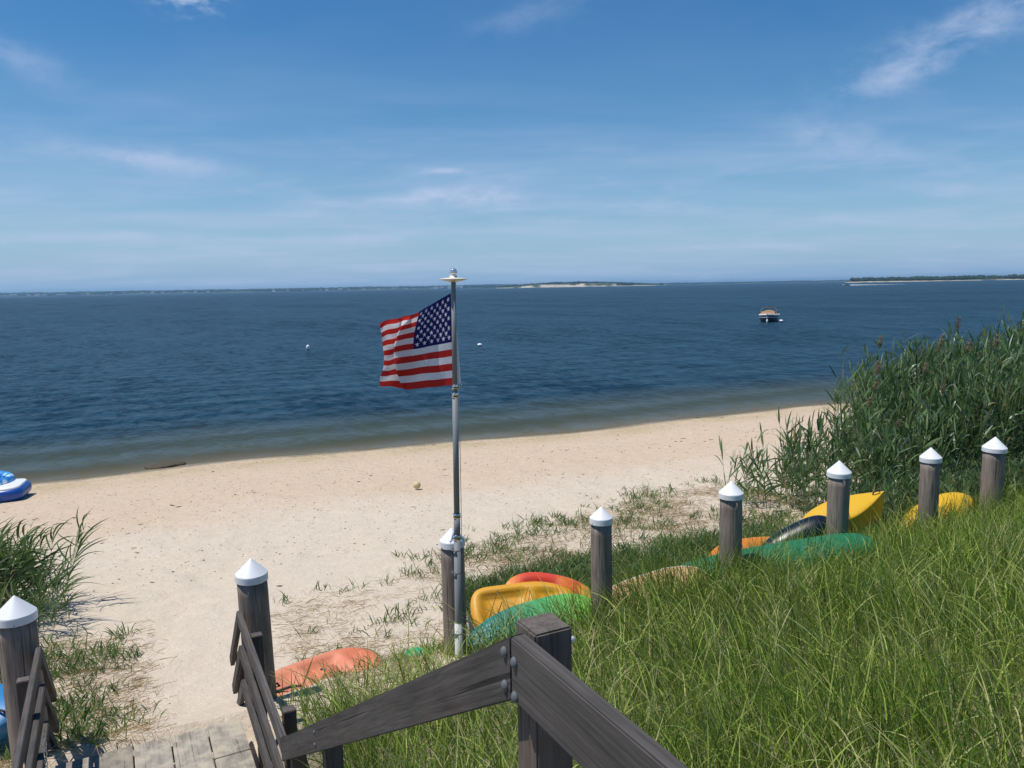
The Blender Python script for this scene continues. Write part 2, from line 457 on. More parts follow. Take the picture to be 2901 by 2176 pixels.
def blade_material(name, stops, trans=0.35, rough=0.5, gloss=0.08, var=0.35):
    m, t = new_mat(name)
    tone = nd(t, 'ShaderNodeAttribute', out=2, attribute_name='tone')
    pos = nd(t, 'ShaderNodeNewGeometry', out=0)
    big = NOISE(t, pos, 0.8, 3, 0.6)
    k = M(t, 'ADD', tone, M(t, 'MULTIPLY', M(t, 'SUBTRACT', big, 0.5), var))
    c = RAMP(t, k, stops)
    d = nd(t, 'ShaderNodeBsdfDiffuse', {'Color': c})
    tr = nd(t, 'ShaderNodeBsdfTranslucent', {'Color': MIX(t, 0.5, c, (0.17, 0.25, 0.035))})
    s1 = nd(t, 'ShaderNodeMixShader', {0: trans, 1: d, 2: tr})
    g = nd(t, 'ShaderNodeBsdfGlossy', {'Color': (1, 1, 1, 1), 'Roughness': rough})
    fr = M(t, 'MULTIPLY', nd(t, 'ShaderNodeLayerWeight', {'Blend': 0.35}, out=0), gloss * 4)
    fr = M(t, 'ADD', M(t, 'MINIMUM', fr, 0.3), gloss * 0.3)
    finish(t, nd(t, 'ShaderNodeMixShader', {0: fr, 1: s1, 2: g}))
    return m

MAT = {}
MAT['sand'] = sand_material()
MAT['water'] = water_material()
MAT['rail'] = wood_material('weathered_rail_wood', 0, (0.030, 0.026, 0.024), (0.135, 0.122, 0.112), 0.40, warm=(0.085, 0.056, 0.040))
MAT['post_wood'] = wood_material('weathered_post_wood', 2, (0.052, 0.042, 0.035), (0.17, 0.145, 0.125), 0.5, warm=(0.11, 0.064, 0.042))
MAT['piling'] = wood_material('weathered_piling_wood', 2, (0.090, 0.072, 0.060), (0.36, 0.295, 0.245), 0.55, warm=(0.22, 0.155, 0.125))
MAT['deck'] = wood_material('sanded_deck_wood', 0, (0.13, 0.115, 0.095), (0.34, 0.305, 0.26), 0.15, warm=(0.24, 0.20, 0.15), dust=0.75)
MAT['cap'] = plain('white_plastic_cap', (0.80, 0.81, 0.83), 0.38, 0.5, var=0.03, scale=5, dirt=(0.66, 0.66, 0.64))
MAT['alu'] = plain('brushed_aluminium', (0.235, 0.245, 0.25), 0.62, 0.35, metal=0.1, var=0.08, scale=20)
MAT['chrome'] = plain('polished_steel', (0.72, 0.74, 0.76), 0.10, 0.5, metal=1.0, var=0.03)
MAT['galv'] = plain('galvanised_bolt', (0.13, 0.14, 0.15), 0.75, 0.3, metal=0.1, var=0.2, scale=40, bump=0.2)
MAT['black'] = plain('black_rubber', (0.025, 0.025, 0.028), 0.55, 0.4, var=0.2)
MAT['pvc'] = plain('white_pipe', (0.72, 0.72, 0.70), 0.4, 0.5, var=0.04)
MAT['cream'] = plain('cream_plastic', (0.72, 0.68, 0.55), 0.4, 0.5, var=0.06)
MAT['glass'] = plain('smoked_glass', (0.55, 0.62, 0.66), 0.06, 0.8, metal=0.6, var=0.05)
MAT['dune_grass'] = blade_material('dune_grass_blade', [(0.0, (0.045, 0.095, 0.007)), (0.40, (0.215, 0.350, 0.024)), (0.80, (0.52, 0.63, 0.13)), (1.0, (0.64, 0.58, 0.28))], 0.40, 0.6, 0.03)
MAT['reed'] = blade_material('reed_leaf', [(0.0, (0.022, 0.050, 0.020)), (0.5, (0.115, 0.215, 0.065)), (0.85, (0.25, 0.35, 0.145)), (1.0, (0.27, 0.22, 0.10))], 0.36, 0.6, 0.04)
MAT['plume'] = blade_material('reed_plume', [(0.0, (0.13, 0.075, 0.06)), (0.5, (0.25, 0.16, 0.115)), (1.0, (0.42, 0.31, 0.21))], 0.3, 0.7, 0.02)
MAT['straw'] = blade_material('dry_straw', [(0.0, (0.24, 0.155, 0.07)), (0.5, (0.48, 0.345, 0.18)), (1.0, (0.66, 0.53, 0.32))], 0.2, 0.6, 0.04)

# ================================================================== setting
def lines(segs):
    out = []
    for a, b, step in segs:
        out += list(np.arange(a, b, step))
    return np.array(out + [segs[-1][1]])
pl = lines([(-220, -40, 20), (-40, -9, 1.6), (-9, 6, 0.11), (6, 19, 0.2), (19, 60, 2.0), (60, 400, 40)])
ql = lines([(-500, -60, 40), (-60, -10, 2.5), (-10, 16, 0.12), (16, 34, 0.45), (34, 90, 4), (90, 700, 40)])
Pg, Qg = np.meshgrid(pl, ql, indexing='ij')
Xg, Yg = xy(Pg, Qg)
Zg = ground(Xg, Yg)
npl, nql = len(pl), len(ql)
idx = np.arange(npl * nql).reshape(npl, nql)
quads = np.stack([idx[:-1, :-1], idx[1:, :-1], idx[1:, 1:], idx[:-1, 1:]], -1).reshape(-1, 4)[:, ::-1]
me = array_mesh('beach_ground', np.stack([Xg, Yg, Zg], -1).reshape(-1, 3), quads)
tag(link('beach_ground', me, MAT['sand'], smooth=True), 'pale pebbly sand beach sloping from the dune to the water', 'beach', kind='structure')

# the bay: one sheet from just inside the shoreline out to the horizon
pw = np.concatenate([np.arange(14, 30, 1.0), np.arange(30, 120, 10), np.array([120, 200, 400, 900, 2000, 5000, 11500])])
qw = np.concatenate([np.array([-9500, -5000, -2000, -800, -300, -100]), np.arange(-60, 100, 10), np.array([120, 300, 800, 2000, 5000, 9500])])
Pg, Qg = np.meshgrid(pw, qw, indexing='ij')
Xw, Yw = xy(Pg, Qg)
idx = np.arange(Pg.size).reshape(Pg.shape)
quads = np.stack([idx[:-1, :-1], idx[1:, :-1], idx[1:, 1:], idx[:-1, 1:]], -1).reshape(-1, 4)[:, ::-1]
me = array_mesh('bay_water', np.stack([Xw, Yw, np.zeros_like(Xw)], -1).reshape(-1, 3), quads)
tag(link('bay_water', me, MAT['water'], smooth=True), 'blue rippled bay water reaching to the horizon', 'water', kind='structure')

# ------------------------------------------------------------------ far land
def px_x(xpix):                                     # tangent of a direction, from a column of the picture (2212 wide)
    return (xpix / 2.16016 - 512) / FPX * 0.997

mt, t = new_mat('far_land')
pos = nd(t, 'ShaderNodeNewGeometry', out=0)
sepz = nd(t, 'ShaderNodeSeparateXYZ', {0: pos}, out=2)
nrm = nd(t, 'ShaderNodeNewGeometry', out=1)
nz = DOT(t, nrm, (0, 0, 1))
big = NOISE(t, pos, 0.012, 4, 0.6)
sandc = MIX(t, NOISE(t, pos, 0.06, 4, 0.6), (0.42, 0.33, 0.23), (0.62, 0.53, 0.42))
grassc = MIX(t, big, (0.035, 0.055, 0.022), (0.07, 0.095, 0.04))
finish(t, PB(t, MIX(t, SMOOTH(t, nz, 0.80, 0.93), sandc, grassc), 0.9, 0.2))
MAT['far_land'] = mt
MAT['far_beach'] = plain('far_beach_sand', (0.52, 0.44, 0.33), 0.9, 0.2, var=0.25, scale=0.03)
MAT['bluff'] = plain('sand_bluff', (0.62, 0.53, 0.42), 0.9, 0.2, var=0.25, scale=0.04, dirt=(0.30, 0.27, 0.17))
MAT['wood_far'] = plain('far_woodland', (0.030, 0.052, 0.024), 0.9, 0.15, var=0.5, scale=0.03)

def land(name, label, x0, x1, dist, hfun, depth, seed, n=220, kind='structure'):
    """A low rise of land whose near waterline follows the far side of the bay."""
    rs = np.random.RandomState(seed)
    us = np.linspace(px_x(x0), px_x(x1), n)
    rows = []
    prof = [(0.0, 0.0, -2.0), (0.0, 0.0, 0.6), (0.03, 0.25, 1.0), (0.15, 0.75, 1.0), (0.45, 1.0, 1.0), (1.0, 0.6, 1.0)]
    V = []
    for i, u_ in enumerate(us):
        s = i / (n - 1)
        D = dist * (1 + 0.012 * math.sin(i * 0.13 + seed) + 0.008 * math.sin(i * 0.37))
        h = hfun(s)
        for (dd, hh, k) in prof:
            Yd = D + dd * depth
            z = hh * h + (k if hh == 0 else 0)
            V.append((u_ * Yd, Yd, z))
    m_ = len(prof)
    F_ = [(i * m_ + j, i * m_ + j + 1, (i + 1) * m_ + j + 1, (i + 1) * m_ + j) for i in range(n - 1) for j in range(m_ - 1)]
    me = pymesh(name, V, [f_[::-1] for f_ in F_])
    return tag(link(name, me, MAT['far_land']), label, 'land', kind=kind)

ICO = None
def ico():
    global ICO
    if ICO is None:
        bm = bmesh.new(); bmesh.ops.create_icosphere(bm, subdivisions=1, radius=1.0)
        bm.verts.ensure_lookup_table()
        ICO = (np.array([v.co[:] for v in bm.verts]), np.array([[v.index for v in f_.verts] for f_ in bm.faces]))
        bm.free()
    return ICO

def woods(name, label, x0, x1, dist, hfun, depth, count, crown, seed, tall):
    """Crowns packed over a rise of land: far woodland that reads as one mass."""
    rs = np.random.RandomState(seed)
    iv, fi = ico()
    s = rs.rand(count); dd = rs.rand(count) ** 1.3
    u_ = px_x(x0) + (px_x(x1) - px_x(x0)) * s
    Yd = dist * (1 + 0.012 * np.sin(s * 219 * 0.13 + seed)) + (0.06 + 0.6 * dd) * depth
    h = np.array([hfun(a) for a in s])
    base = h * np.interp(dd, [0, 0.2, 0.6, 1], [0.3, 0.75, 1.0, 0.95])
    r = crown * (0.6 + 0.8 * rs.rand(count))
    hz = tall * (0.55 + 0.45 * rs.rand(count)) * (0.55 + 0.45 * fbm(s * 40, s * 3, seed))
    c = np.stack([u_ * Yd, Yd, base + hz * 0.55], -1)
    sc = np.stack([r, r, hz * 0.55], -1)
    V = iv[None] * sc[:, None] * (1 + 0.35 * (rs.rand(count, len(iv), 1) - 0.5)) + c[:, None]
    Fq = fi[None] + (np.arange(count) * len(iv))[:, None, None]
    me = array_mesh(name, V.reshape(-1, 3), Fq.reshape(-1, 3))
    return tag(link(name, me, MAT['wood_far']), label, 'woods', kind='stuff')

hL = lambda s: 13 + 8 * float(fbm(s * 9, 0.5, 2)) + 3 * math.sin(s * 5)
land('far_shore', 'low hazy far shore along the horizon', -700, 1120, 7000, hL, 900, 3, 300)
woods('far_shore_woods', 'hazy strip of woodland on the far shore', -700, 1120, 7000, hL, 900, 2600, 22, 3, 23)
hR = lambda s: 5 + 8 * float(fbm(s * 7, 0.2, 6)) * (1 - 0.5 * s)
land('distant_shore', 'very faint distant shore between island and wooded point', 1380, 1840, 8200, hR, 900, 5, 90)
woods('distant_shore_woods', 'faint distant woodland between island and wooded point', 1380, 1840, 8200, hR, 900, 500, 25, 5, 15)
hI = lambda s: 3 + 19 * max(0.0, math.sin(math.pi * min(1, s * 1.05)) ** 0.8) * (1 - 0.45 * max(0, s - 0.45))
land('island', 'low wooded island with a pale sand bluff on the horizon', 1074, 1440, 4000, hI, 260, 8, 120)
woods('island_woods', 'dark woodland along the top of the island', 1082, 1432, 4030, hI, 260, 900, 10, 8, 9)
hP = lambda s: 3.5 + 3 * s + 2 * float(fbm(s * 8, 0.1, 9))
land('wooded_point', 'wooded point of land with a thin beach at far side of bay', 1828, 2900, 2300, hP, 200, 12, 160)
woods('wooded_point_trees', 'dark green woods along the point of land', 1840, 2900, 2312, hP, 200, 2200, 4.6, 12, 14)

# sand bluff on the island: an eroded face of its own
def ridge_mesh(name, x0, x1, dist, top, bottom, n, seed, lean=14, ragged=2.0):
    rs = np.random.RandomState(seed)
    V, F_ = [], []
    for i in range(n):
        s = i / (n - 1)
        u_ = px_x(x0) + (px_x(x1) - px_x(x0)) * s
        T = top(s) + ragged * (rs.rand() - 0.5)
        for k in range(5):
            w = k / 4
            Yd = dist - lean * (1 - w) + 3 * (rs.rand() - 0.5)
            V.append((u_ * Yd, Yd, bottom + (T - bottom) * w))
        V.append((u_ * (dist + 40), dist + 40, T * 0.6))
    for i in range(n - 1):
        for k in range(5):
            a = i * 6 + k
            F_.append((a, a + 6, a + 7, a + 1))
    return pymesh(name, V, F_)
b = ridge_mesh('sand_bluff', 1130, 1272, 3975, lambda s: 3.5 + 11 * math.sin(math.pi * min(1, 0.12 + s)) ** 0.7 * (0.5 + 0.5 * math.sin(min(1, s * 1.5) * math.pi / 2)), -1, 70, 4)
tag(link('sand_bluff', b, MAT['bluff']), 'pale eroded sand bluff on the island', 'bluff', kind='structure')
b = ridge_mesh('island_beach', 1076, 1440, 3965, lambda s: 2.2, -1, 60, 6, 10, 0.8)
tag(link('island_beach', b, MAT['far_beach']), 'thin pale beach around the foot of the island', 'beach', kind='structure')
b = ridge_mesh('point_beach', 1826, 2900, 2272, lambda s: 1.9 + 0.7 * math.sin(s * 19), -1, 120, 9, 8, 0.9)
tag(link('point_beach', b, MAT['far_beach']), 'thin pale beach below the wooded point', 'beach', kind='structure')

# houses dotted along the far shore
MAT['house_wall'] = plain('far_house_wall', (0.72, 0.71, 0.68), 0.8, 0.3, var=0.05, scale=0.2)
MAT['house_roof'] = plain('far_house_roof', (0.20, 0.19, 0.18), 0.8, 0.3, var=0.1, scale=0.2)
def house_meshes():
    w = box_mesh('house_wall', 1, 0.6, 0.5)
    r_ = pymesh('house_roof', [(-.54, -.34, .25), (.54, -.34, .25), (.54, .34, .25), (-.54, .34, .25), (-.54, 0, .55), (.54, 0, .55)], [(0, 1, 5, 4), (2, 3, 4, 5), (0, 4, 3), (1, 2, 5), (0, 3, 2, 1)])
    return w, r_
HW, HR = house_meshes()
rs = np.random.RandomState(21)
for k, xp in enumerate(sorted(list(rs.uniform(10, 470, 30)) + list(rs.uniform(470, 1060, 22)))):
    u_ = px_x(xp); Yd = 6900 + 120 * math.sin(xp * 0.05)
    s = 15 + 22 * rs.rand()
    hs = empty('shore_house', (u_ * Yd, Yd, 1.0 + 4 * rs.rand()))
    hs.scale = (s, s * 0.8, s * (0.45 + 0.3 * rs.rand()))
    hs.rotation_euler.z = rs.uniform(-0.5, 0.5)
    tag(hs, 'tiny white house speck among trees on the far shore', 'house', 'white houses along the far shore')
    a = link('wall', HW, MAT['house_wall'], hs); a.location.z = 0.25
    a = link('roof', HR, MAT['house_roof'], hs); a.location.z = 0.25

# ================================================================== pilings
posts = [((-4.22, 6.20), 0.158, 'leftmost weathered piling with white cone cap, by the blue plastic', 0.02, 0.00),
         ((-2.50, 7.01), 0.149, 'weathered piling with white cone cap right of the sandy path', 0.035, 0.0),
         ((-0.66, 7.83), 0.134, 'weathered piling with white cone cap that carries the flagpole', 0.01, 0.0),
         ((0.99, 8.51), 0.131, 'grey piling with white cone cap beside the orange and red kayak', 0.01, 0.0),
         ((2.77, 9.55), 0.156, 'grey piling with white cone cap beside the black kayak', 0.01, 0.0),
         ((4.58, 10.57), 0.165, 'grey piling with white cone cap in front of the upturned yellow bow', 0.0, 0.0),
         ((6.27, 11.31), 0.153, 'brownish piling with white cone cap, second from right', 0.0, 0.0),
         ((7.67, 12.01), 0.178, 'brownish piling with white cone cap, rightmost of the row', -0.01, 0.0)]
for i, ((x, y), R, lab, lx, ly) in enumerate(posts):
    rs = np.random.RandomState(50 + i)
    root = empty('piling', (x, y, gz(x, y)))
    tag(root, lab, 'post', 'white-capped pilings in a row along the dune foot')
    z0 = gz(x, y)
    r = R * 0.90
    top = 2.7 - R * 0.98 - 0.035
    seg = 40
    zs = np.linspace(-0.5, top - z0, 12)
    V, F_ = [], []
    for k, zv in enumerate(zs):
        for a in range(seg):
            an = 2 * math.pi * a / seg
            rr = r * (1 + 0.025 * math.sin(an * 2 + i) + 0.012 * math.sin(an * 5 + 2 * i) + 0.006 * rs.randn()) * (1.0 + 0.03 * (1 - k / 11))
            V.append((rr * math.cos(an) + lx * (k / 11 - 1) * -1 * 1.0, rr * math.sin(an), zv))
    for k in range(len(zs) - 1):
        for a in range(seg):
            a2 = (a + 1) % seg
            F_.append((k * seg + a, k * seg + a2, (k + 1) * seg + a2, (k + 1) * seg + a))
    F_.append(tuple((len(zs) - 1) * seg + a for a in range(seg)))
    me = pymesh('piling_shaft', V, F_)
    link('shaft', me, MAT['piling'], root, smooth=True)
    h = R * 0.98
    cap = lathe_mesh('piling_cap', [(0.0, h + 0.002), (0.012, h - 0.006), (R * 0.985, 0.006), (R, -0.004), (R, -0.062), (R - 0.006, -0.066), (R - 0.006, -0.02), (R * 0.5, h * 0.35)], 48)
    c = link('cap', cap, MAT['cap'], root)
    c.location = (0.0, 0, 2.7 - h - z0)
    c.rotation_euler = (rs.uniform(-0.03, 0.03), rs.uniform(-0.03, 0.03), rs.uniform(0, 6))
    me = box_mesh('cap_screw', 0.008, 0.008, 0.008, 0.002)
    for a in (-2.0, -1.1):
        sc_ = link('screw', me, MAT['black'], c)
        sc_.location = (R * math.cos(a + i), -abs(R * math.sin(a + i)), -0.05)

# ================================================================== staircase
stair = empty('beach_staircase', (-2.0, 4.0, 1.3))
tag(stair, 'dark weathered timber staircase, landing and railings down to the beach', 'staircase')
stair_inv = stair.matrix_world.inverted()
RZ = lambda v: Vector(v)
D3 = Vector((-0.4605, 0.8877, 0)).normalized(); R3 = Vector((D3.y, -D3.x, 0))      # down the stairs / to the right
CORNER = Vector((-0.015, 1.752, 4.37)); JOINT = Vector((-1.565, 4.735, 2.28)); RFAR = Vector((-2.575, 6.772, 2.285)); LFAR = Vector((-3.99, 6.14, 2.285))

def place(o, m):
    o.parent = stair
    o.matrix_local = stair_inv @ m

def rail(a, b, hv, thick, mat, name='handrail', side=1, cut_a='plumb', cut_b='plumb', bevel=0.004):
    """A board whose top inner edge runs from a to b, hv high, thick to the right (side=1) or left; plumb-cut or square-cut ends."""
    a = Vector(a); b = Vector(b)
    x = (b - a).normalized()
    Fm = frame(x)
    y = Fm.col[1]; z = Fm.col[2]
    flat = Vector((x.x, x.y, 0)).normalized()
    w = R3 * (thick * side)
    cosb = flat.dot(x)
    sq = z * -(hv * cosb)
    pl_ = Vector((0, 0, -hv))
    da = pl_ if cut_a == 'plumb' else sq
    db = pl_ if cut_b == 'plumb' else sq
    ctr = (a + b) / 2
    m = Matrix.Translation(ctr) @ Fm.to_4x4()
    inv = m.inverted()
    vs = [inv @ v for v in (a, b, b + db, a + da, a + w, b + w, b + db + w, a + da + w)]
    bm = bmesh.new()
    bv = [bm.verts.new(v) for v in vs]
    for f_ in ((0, 1, 2, 3), (7, 6, 5, 4), (0, 4, 5, 1), (3, 2, 6, 7), (0, 3, 7, 4), (1, 5, 6, 2)):
        bm.faces.new([bv[i] for i in f_])
    bmesh.ops.recalc_face_normals(bm, faces=bm.faces)
    bmesh.ops.bevel(bm, geom=list(bm.edges), offset=bevel, segments=2, affect='EDGES')
    o = link(name, bm_mesh(bm, name), mat)
    place(o, m)
    return o

def post(x, y, top, bot, s=0.092, name='post', s2=None):
    me = box_mesh(name, s, s2 or s, top - bot, 0.005, 2)
    o = link(name, me, MAT['post_wood'])
    fr = Matrix((R3, D3, Vector((0, 0, 1)))).transposed().to_4x4()
    place(o, Matrix.Translation((x, y, (top + bot) / 2)) @ fr)
    return o

BOLT = lathe_mesh('bolt', [(0.0, 0.010), (0.006, 0.0095), (0.011, 0.006), (0.013, 0.0015), (0.013, 0.0)], 16)
def bolt(P, normal, s=1.0):
    o = link('bolt', BOLT, MAT['galv'], smooth=True)
    q_ = Vector(normal).to_track_quat('Z', 'Y').to_matrix().to_4x4()
    place(o, Matrix.Translation(P) @ q_ @ Matrix.Diagonal((s, s * 1.15, s, 1)))

TH = 0.040
# upper level rail, corner, sloping rail (stair side face on the left)
UP = CORNER - D3 * 3.2
G = 0.0012
rail(UP, CORNER - D3 * G, 0.158, TH, MAT['rail'])
slope_dir = (JOINT - CORNER).normalized()
rail(CORNER + slope_dir * G, JOINT, 0.163, TH, MAT['rail'])
# corner post and the posts down the flight, outside the rail
cp = CORNER + R3 * (TH + 0.053) + D3 * 0.002
post(cp.x, cp.y, 4.382, 2.2, 0.103)
for dz_ in (0.035, 0.122):
    bolt(CORNER + Vector((0, 0, -dz_ - 0.005)) + D3 * 0.030 - R3 * 0.0005 + slope_dir * 0.0 + Vector((0, 0, -0.012)), -R3)
    bolt(CORNER + Vector((0, 0, -dz_ - 0.022)) - D3 * 0.022 - R3 * 0.0005, -R3)
me = tube_mesh('bolt_end', [(0, 0, 0), (0, 0, 0.038)], 0.0075, 12)
o = link('bolt_end', me, MAT['pvc'], smooth=True)
place(o, Matrix.Translation(cp + R3 * 0.049 + Vector((0, 0, 4.382 - cp.z - 0.062))) @ R3.to_track_quat('Z', 'Y').to_matrix().to_4x4())
tmid = 0.68
mid = CORNER.lerp(JOINT, tmid)
mp = mid + R3 * (TH + 0.048)
post(mp.x, mp.y, mid.z - 0.012, gz(mp.x, mp.y) - 0.3, 0.092)
for dz_ in (0.05, 0.12):
    bolt(mid + Vector((0, 0, -dz_)) - R3 * 0.0005, -R3, 0.8)
jp = JOINT + R3 * (TH + 0.048) - D3 * 0.10
post(jp.x, jp.y, JOINT.z + 0.0, gz(jp.x, jp.y) - 0.3, 0.092)
# lower landing rails: three boards on either side, then the short ones that drop to the beach
SP = 0.335
def side_rails(far, near, sgn):
    drop = (D3 * 1.0 + Vector((0, 0, -0.96))).normalized()
    for k in range(3):
        dz_ = Vector((0, 0, -SP * k))
        rail(near + dz_, far + dz_ - D3 * G, 0.115, TH, MAT['rail'], 'guard_rail', side=sgn)
        ln = (1.18, 1.10, 0.92)[k]
        rail(far + dz_ + drop * G, far + dz_ + drop * ln, 0.14, TH, MAT['rail'], 'sloping_rail', side=sgn, cut_b='square')
        for s_ in (0.2, 0.75):
            bolt(far + dz_ + drop * (ln * 0.9) + Vector((0, 0, -0.05 - 0.06 * s_)) - R3 * (0.0005 * sgn), -R3 * sgn, 0.7)
    ps_ = far + drop * 0.98 + R3 * (sgn * (TH + 0.048))
    post(ps_.x, ps_.y, ps_.z - 0.05, gz(ps_.x, ps_.y) - 0.3, 0.085)
    for back in (0.55, 1.9):
        pn = far - D3 * back + R3 * (sgn * (TH + 0.046))
        post(pn.x, pn.y, far.z - 0.02, 0.7, 0.088)
side_rails(RFAR, JOINT + Vector((0, 0, 0.004)) - R3 * 0.0 + D3 * 0.0, 1)
LN = LFAR - D3 * 2.35
side_rails(LFAR, LN, -1)
# left handrail up the flight
LC = CORNER - R3 * 1.56
rail(LC + slope_dir * G, LC + (JOINT - CORNER), 0.163, TH, MAT['rail'], side=-1)
rail(LC - D3 * 3.2, LC - D3 * G, 0.158, TH, MAT['rail'], side=-1)
for a in (0.0, 0.68):
    w = LC.lerp(LC + (JOINT - CORNER), a) - R3 * (TH + 0.048)
    post(w.x, w.y, w.z, gz(w.x, w.y) - 0.3, 0.092)

def plank(a, b, width, thick, mat, name='plank'):
    a = Vector(a); b = Vector(b)
    me = box_mesh(name, (b - a).length, width, thick, 0.005, 2)
    o = link(name, me, mat)
    place(o, Matrix.Translation((a + b) / 2) @ frame(b - a).to_4x4())
    return o
# lower landing deck: wide planks that run towards the beach
width_all = 1.50
nb = 5
bw = width_all / nb
base = Vector((RFAR.x, RFAR.y, DECK - 0.02))
for k in range(nb):
    off = -R3 * (0.03 + bw * (k + 0.5))
    far = base + off - D3 * (0.10 + random.uniform(-0.012, 0.012))
    split = 0.56 if k == 0 else (1.25 if k == 3 else None)
    zj = Vector((0, 0, random.uniform(-0.006, 0.006)))
    if split:
        plank(far - D3 * (split - 0.004) + zj, far + zj, bw - 0.012, 0.04, MAT['deck'])
        plank(far - D3 * 2.30 + zj, far - D3 * (split + 0.004) + zj * -0.5, bw - 0.012, 0.04, MAT['deck'])
    else:
        plank(far - D3 * 2.30 + zj, far + zj, bw - 0.012, 0.04, MAT['deck'])
for s_ in (0.18, 1.2, 2.2):
    c = base - D3 * s_ + Vector((0, 0, -0.115))
    plank(c - R3 * 0.03, c - R3 * 1.53, 0.04, 0.14, MAT['rail'], 'joist')
# treads of the flight and the upper landing
nt = 11
for k in range(nt):
    s_ = (k + 0.5) / nt
    c = JOINT.lerp(CORNER, s_)
    z = DECK - 0.02 + (3.42 - DECK) * (k + 1) / (nt + 1)
    a = Vector((c.x, c.y, z))
    plank(a - R3 * 0.03, a - R3 * 1.53, 0.285, 0.04, MAT['deck'], 'tread')
for q_ in (-0.02, -1.54):
    a = Vector((JOINT.x, JOINT.y, DECK - 0.1)) + R3 * q_; b = Vector((CORNER.x, CORNER.y, 3.24)) + R3 * q_
    plank(a, b, 0.04, 0.26, MAT['rail'], 'stringer')
for k in range(12):
    c = Vector((CORNER.x, CORNER.y, 3.42)) - D3 * (0.10 + 0.285 * k)
    plank(c - R3 * 0.03, c - R3 * 1.53, 0.275, 0.04, MAT['deck'], 'plank')
# loose gate chain hanging from the left guard rail
lk = tube_mesh('chain_link', [(0.011 * math.cos(a), 0.022 * math.sin(a), 0) for a in np.linspace(0, 2 * math.pi, 13)[:-1]], 0.0035, 6, closed=True)
cpos = LFAR - D3 * 0.62 + Vector((0, 0, -0.47)) + R3 * 0.022
for k in range(8):
    o = link('chain_link', lk, MAT['chrome'], smooth=True)
    p_ = cpos + Vector((0, 0, -0.034 * k)) - D3 * 0.012 * k
    place(o, Matrix.Translation(p_) @ Matrix.Rotation(1.57 * (k % 2), 4, 'Z') @ Matrix.Rotation(1.45, 4, 'X'))

# ================================================================== flagpole and flag
pole = empty('flagpole', (-0.61, 7.64, 1.2))
tag(pole, 'tall grey telescopic flagpole strapped to a piling, solar light disc on top', 'flagpole')
lean = Vector((-0.557, 7.62, 5.29)) - Vector((-0.612, 7.64, 1.0)); lean.normalize()
pole.matrix_world = Matrix.Translation((-0.612, 7.64, 1.0)) @ lean.to_track_quat('Z', 'Y').to_matrix().to_4x4()
def on_pole(name, prof, mat, seg=28, smooth=True):
    me = lathe_mesh(name, prof, seg)
    o = link(name, me, mat, pole)
    if smooth:
        me.polygons.foreach_set('use_smooth', [True] * len(me.polygons))
    return o
def zl(z): return z - 1.0
on_pole('pole_section', [(0.036, zl(1.0)), (0.036, zl(2.66))], MAT['alu'])
on_pole('pole_section', [(0.0335, zl(2.64)), (0.0335, zl(2.89))], MAT['alu'])
on_pole('pole_section', [(0.030, zl(2.87)), (0.030, zl(4.15))], MAT['alu'])
on_pole('pole_section', [(0.0255, zl(4.12)), (0.0235, zl(5.27))], MAT['alu'])
for z, r in ((2.665, 0.041), (2.892, 0.038), (4.14, 0.035), (4.225, 0.031)):
    cl_ = on_pole('collar', [(r - 0.006, zl(z) + 0.026), (r - 0.001, zl(z) + 0.024), (r, zl(z) + 0.012), (r, zl(z) - 0.014), (r - 0.001, zl(z) - 0.024), (r - 0.006, zl(z) - 0.026)], MAT['chrome'])
    on_pole('collar_band', [(r + 0.0004, zl(z) - 0.0135), (r + 0.0004, zl(z) - 0.004)], MAT['black']).parent = cl_
on_pole('sleeve', [(0.041, zl(0.8)), (0.041, zl(1.74)), (0.037, zl(1.742)), (0.037, zl(1.72))], MAT['pvc'])
for z in (2.53, 2.29, 1.63):
    ring = tube_mesh('hose_clamp', [(0.043 * math.cos(a), 0.043 * math.sin(a) + (0.02 if math.sin(a) > 0 else 0), zl(z)) for a in np.linspace(0, 2 * math.pi, 25)[:-1]], 0.006, 6, closed=True)
    sp_ = link('strap', ring, MAT['galv'], pole, smooth=True)
    bx_ = link('strap_screw', box_mesh('strap_screw', 0.045, 0.014, 0.016, 0.003), MAT['galv'], sp_)
    bx_.location = (-0.055, -0.012, zl(z))
link('halyard', tube_mesh('halyard', [(0.030, -0.022, zl(4.9)), (0.036, -0.026, zl(4.24)), (0.040, -0.030, zl(3.4)), (0.043, -0.032, zl(2.55))], 0.0035, 6), MAT['pvc'], pole, smooth=True)
# solar disc light and the glass ball
zt = zl(5.27)
on_pole('light_disc', [(0.0, zt - 0.012), (0.03, zt - 0.012), (0.10, zt + 0.002), (0.131, zt + 0.012), (0.134, zt + 0.017), (0.131, zt + 0.022), (0.09, zt + 0.028), (0.04, zt + 0.033), (0.034, zt + 0.05), (0.0, zt + 0.055)], MAT['cream'], 40)
on_pole('finial_ball', [(0.0, zt + 0.126)] + [(0.038 * math.sin(a), zt + 0.088 + 0.038 * math.cos(a)) for a in np.linspace(0.15, 2.6, 12)] + [(0.024, zt + 0.045)], MAT['glass'], 28)
on_pole('lamp_neck', [(0.030, zt + 0.050), (0.032, zt + 0.062), (0.026, zt + 0.068)], MAT['pvc'])

